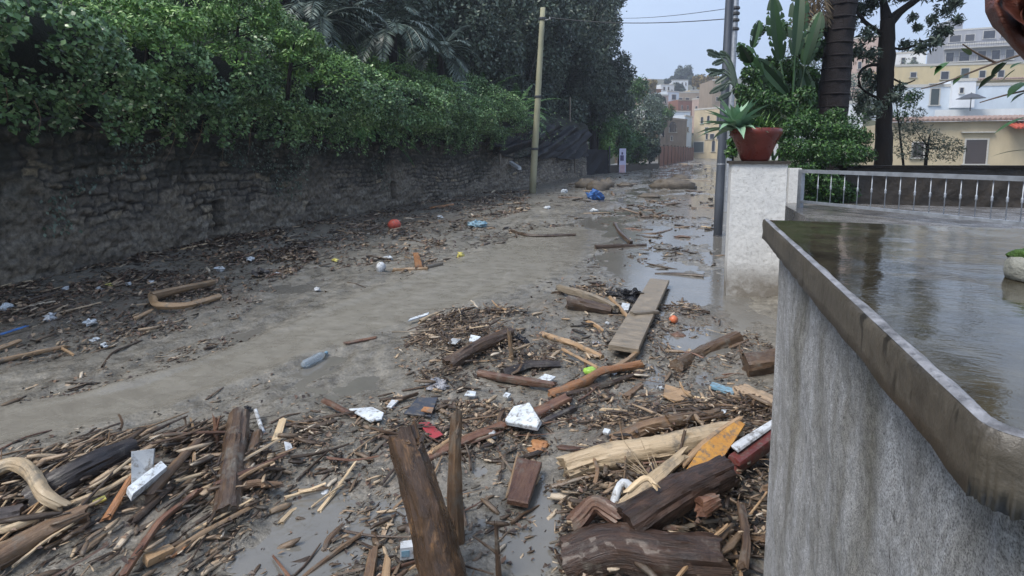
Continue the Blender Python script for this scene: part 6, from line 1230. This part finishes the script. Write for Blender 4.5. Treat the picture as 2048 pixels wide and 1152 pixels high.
# white and coloured plastic bits caught in the litter
for i, (px, py, r, mt, lb) in enumerate([(500, 523, 9, 'foam', 'crumpled white plastic scrap near the stone wall'), (10, 620, 12, 'foam', 'white plastic scrap at the left edge'), (100, 640, 12, 'white', 'whitish plastic rag left of the litter band centre'), (182, 651, 11, 'foam', 'pale polystyrene lump in the litter band'), (334, 646, 6, 'white', 'tiny white scrap below the U-shaped driftwood'), (190, 684, 8, 'foam', 'small white scrap at the lower rim of the litter band'), (208, 696, 8, 'foam', 'small white scrap lying nearest the mud track'), (220, 574, 7, 'yellow', 'small yellow scrap in the litter band by the wall'), (256, 572, 7, 'white', 'white bit right of the small yellow scrap'), (302, 568, 6, 'white', 'white bit in the litter above the U-shaped driftwood'), (200, 582, 7, 'white', 'white bit left of the small yellow scrap'), (132, 582, 8, 'white', 'whitish scrap at the upper left of the litter band'), (440, 542, 9, 'foam', 'pale crumbly scrap left of the dark clump by the wall'), (635, 582, 6, 'white', 'white cup-like bit on the bare mud'), (554, 550, 5, 'white', 'tiny white bit right of the dark clump'), (670, 524, 6, 'yellow', 'yellow-green scrap in the litter by the wall'), (880, 437, 6, 'foam', 'white bit in the litter beyond the red ball'), (1128, 386, 7, 'foam', 'white bit beside the concrete pole'), (1094, 418, 6, 'foam', 'white bit on the mud right of the concrete pole'), (1188, 424, 6, 'foam', 'white bit at the foot of the far debris pile'), (496, 822, 9, 'black', 'small black scrap on the mud track edge'), (520, 552, 14, 'bark_black', 'dark clump of wet bark by the litter band'), (1205, 1010, 7, 'foam', 'white crumb left of the bent white pipe'), (1228, 752, 5, 'foam', 'white crumb beside the crooked branch'), (1320, 780, 5, 'foam', 'white crumb by the torn cardboard'), (30, 1000, 5, 'white', 'white fleck by the curved root'), (775, 520, 8, 'foam', 'white flecks in the heap beside the canister'), (1214, 650, 5, 'foam', 'white crumb below the dark clotted root'), (1192, 690, 8, 'film', 'milky film scrap on the long tan stick')]):
    q = P(px, py, .01); s = pxm(q) * r; mb = MB(); blob(mb, q + np.array([0, 0, s * .35]), (s, s * .8, s * .5), .7, 900 + i, 9, 7, 3.5); o = build(mb, 'plastic_scrap' if mt != 'bark_black' else 'bark_clump', M[mt]); tag(o, lb, 'scrap' if mt != 'bark_black' else 'bark')
# the pale flap lying on the wall top right of the creeper
p = at(1018, 322, 23.5); mb = MB(); e_ = at(1037, 334, 23.3) - p; obox(mb, p, e_, (0, 0, -.12), (.05, .25, 0)); o = build(mb, 'plastic_flap', M['white']); tag(o, 'thin white flap stuck in the weeds on the wall left of the concrete pole', 'flap')

# each loose stick is named by the landmark it lies beside
LM = [('the curved pale root', 70, 1010), ('the purplish black log', 150, 975), ('the white foam bar', 295, 992), ('the crumpled grey sheet', 290, 965), ('the dark log pointing away', 466, 960), ('the brown barked log', 500, 935), ('the reddish dark branch', 320, 1075), ('the pale timber block', 316, 1120), ('the splintered pale lath', 420, 1075), ('the long brown corner log', 60, 1105), ('the yellow plastic scrap', 200, 1018),
      ('the white plastic tube', 520, 852), ('the torn white plate', 740, 840), ('the slate blue board', 842, 825), ('the red plastic strip', 862, 868), ('the thick upright log', 850, 1000), ('the slender upright trunk', 912, 960), ('the white polystyrene slab', 1050, 862), ('the reddish grained board', 1048, 985), ('the white carton', 816, 1120), ('the short pale curved stick', 582, 1035), ('the white pebble-like scrap', 651, 988), ('the big pale log', 1280, 935), ('the golden yellow plank', 1428, 945),
      ('the dark red painted bar', 1510, 925), ('the bent white pipe', 1245, 1010), ('the huge red-black stump', 1290, 1120), ('the dark wet log on the stump', 1380, 1050), ('the palm spikes', 1300, 960), ('the curved grey-brown log', 1300, 870), ('the dark rod', 1430, 836), ('the torn cardboard', 1355, 800), ('the blue-grey plastic strip', 1446, 788), ('the leaf mass by the wall', 1515, 815), ('the mound of roots', 1520, 745), ('the smooth log near the pillar', 1412, 712), ('the wide plank', 1275, 650),
      ('the black plastic bag', 1268, 598), ('the orange ball', 1348, 645), ('the grey driftwood root', 1180, 612), ('the long tan stick', 1148, 694), ('the lime scrap', 1180, 750), ('the white shard', 1093, 766), ('the black wet driftwood', 1065, 742), ('the small black bag', 1041, 690), ('the turquoise scrap', 948, 696), ('the rotten branch', 955, 712), ('the milky film bag', 872, 772), ('the white oval lid', 940, 798), ('the plank end above the slab', 1098, 825), ('the clear plastic bottle', 630, 725),
      ('the red-brown plank', 720, 682), ('the U-shaped driftwood', 365, 600), ('the blue plastic strip', 20, 672), ('the long tan stick at the edge', 70, 715), ('the polystyrene lump', 182, 651), ('the dark bark clump', 520, 552), ('the small yellow scrap', 220, 574), ('the white scrap by the wall', 500, 523), ('the red ball', 789, 458), ('the blue-grey cloth', 955, 452), ('the white canister', 762, 543), ('the yellow toy piece', 921, 513), ('the long dark driftwood', 1085, 470), ('the forked branch', 1240, 490),
      ('the blue sack', 1190, 400), ('the large flat stone', 1346, 375), ('the white pillar', 1450, 590), ('the steel post', 1432, 475), ('the stick in the shining water', 1360, 552), ('the concrete pole', 1065, 386), ('the twig on the mud track', 205, 860)]
LW = np.array([P(a, b_)[:2] for _, a, b_ in LM])
def rel(q, k):
    d = q - LW[k]; fw = LW[k] / np.linalg.norm(LW[k]); rt = np.array([fw[1], -fw[0]]); a, b_ = d @ rt, d @ fw
    return ('right of' if a > 0 else 'left of') if abs(a) > abs(b_) else ('behind' if b_ > 0 else 'in front of')
by = {}
for it in LBL:
    dd = np.linalg.norm(LW - it[1], axis=1); od = np.argsort(dd); it.append(od); by.setdefault('%s %s %s' % (it[2], rel(it[1], od[0]), LM[od[0]][0]), []).append(it)
for k, g in by.items():
    if len(g) == 1: g[0][0]['label'] = k; continue
    g.sort(key=lambda it: np.linalg.norm(it[1]))
    if len(g) == 2: g[0][0]['label'] = 'nearer ' + k; g[1][0]['label'] = 'farther ' + k
    elif len(g) == 3:
        for w_, it in zip(('nearest ', 'middle ', 'farthest '), g): it[0]['label'] = w_ + k
    else:
        for n_, it in enumerate(g): it[0]['label'] = ('nearest ', 'second nearest ', 'third nearest ', 'fourth nearest ', 'fifth nearest ', 'sixth nearest ', 'farthest ')[min(n_, 6)] + k
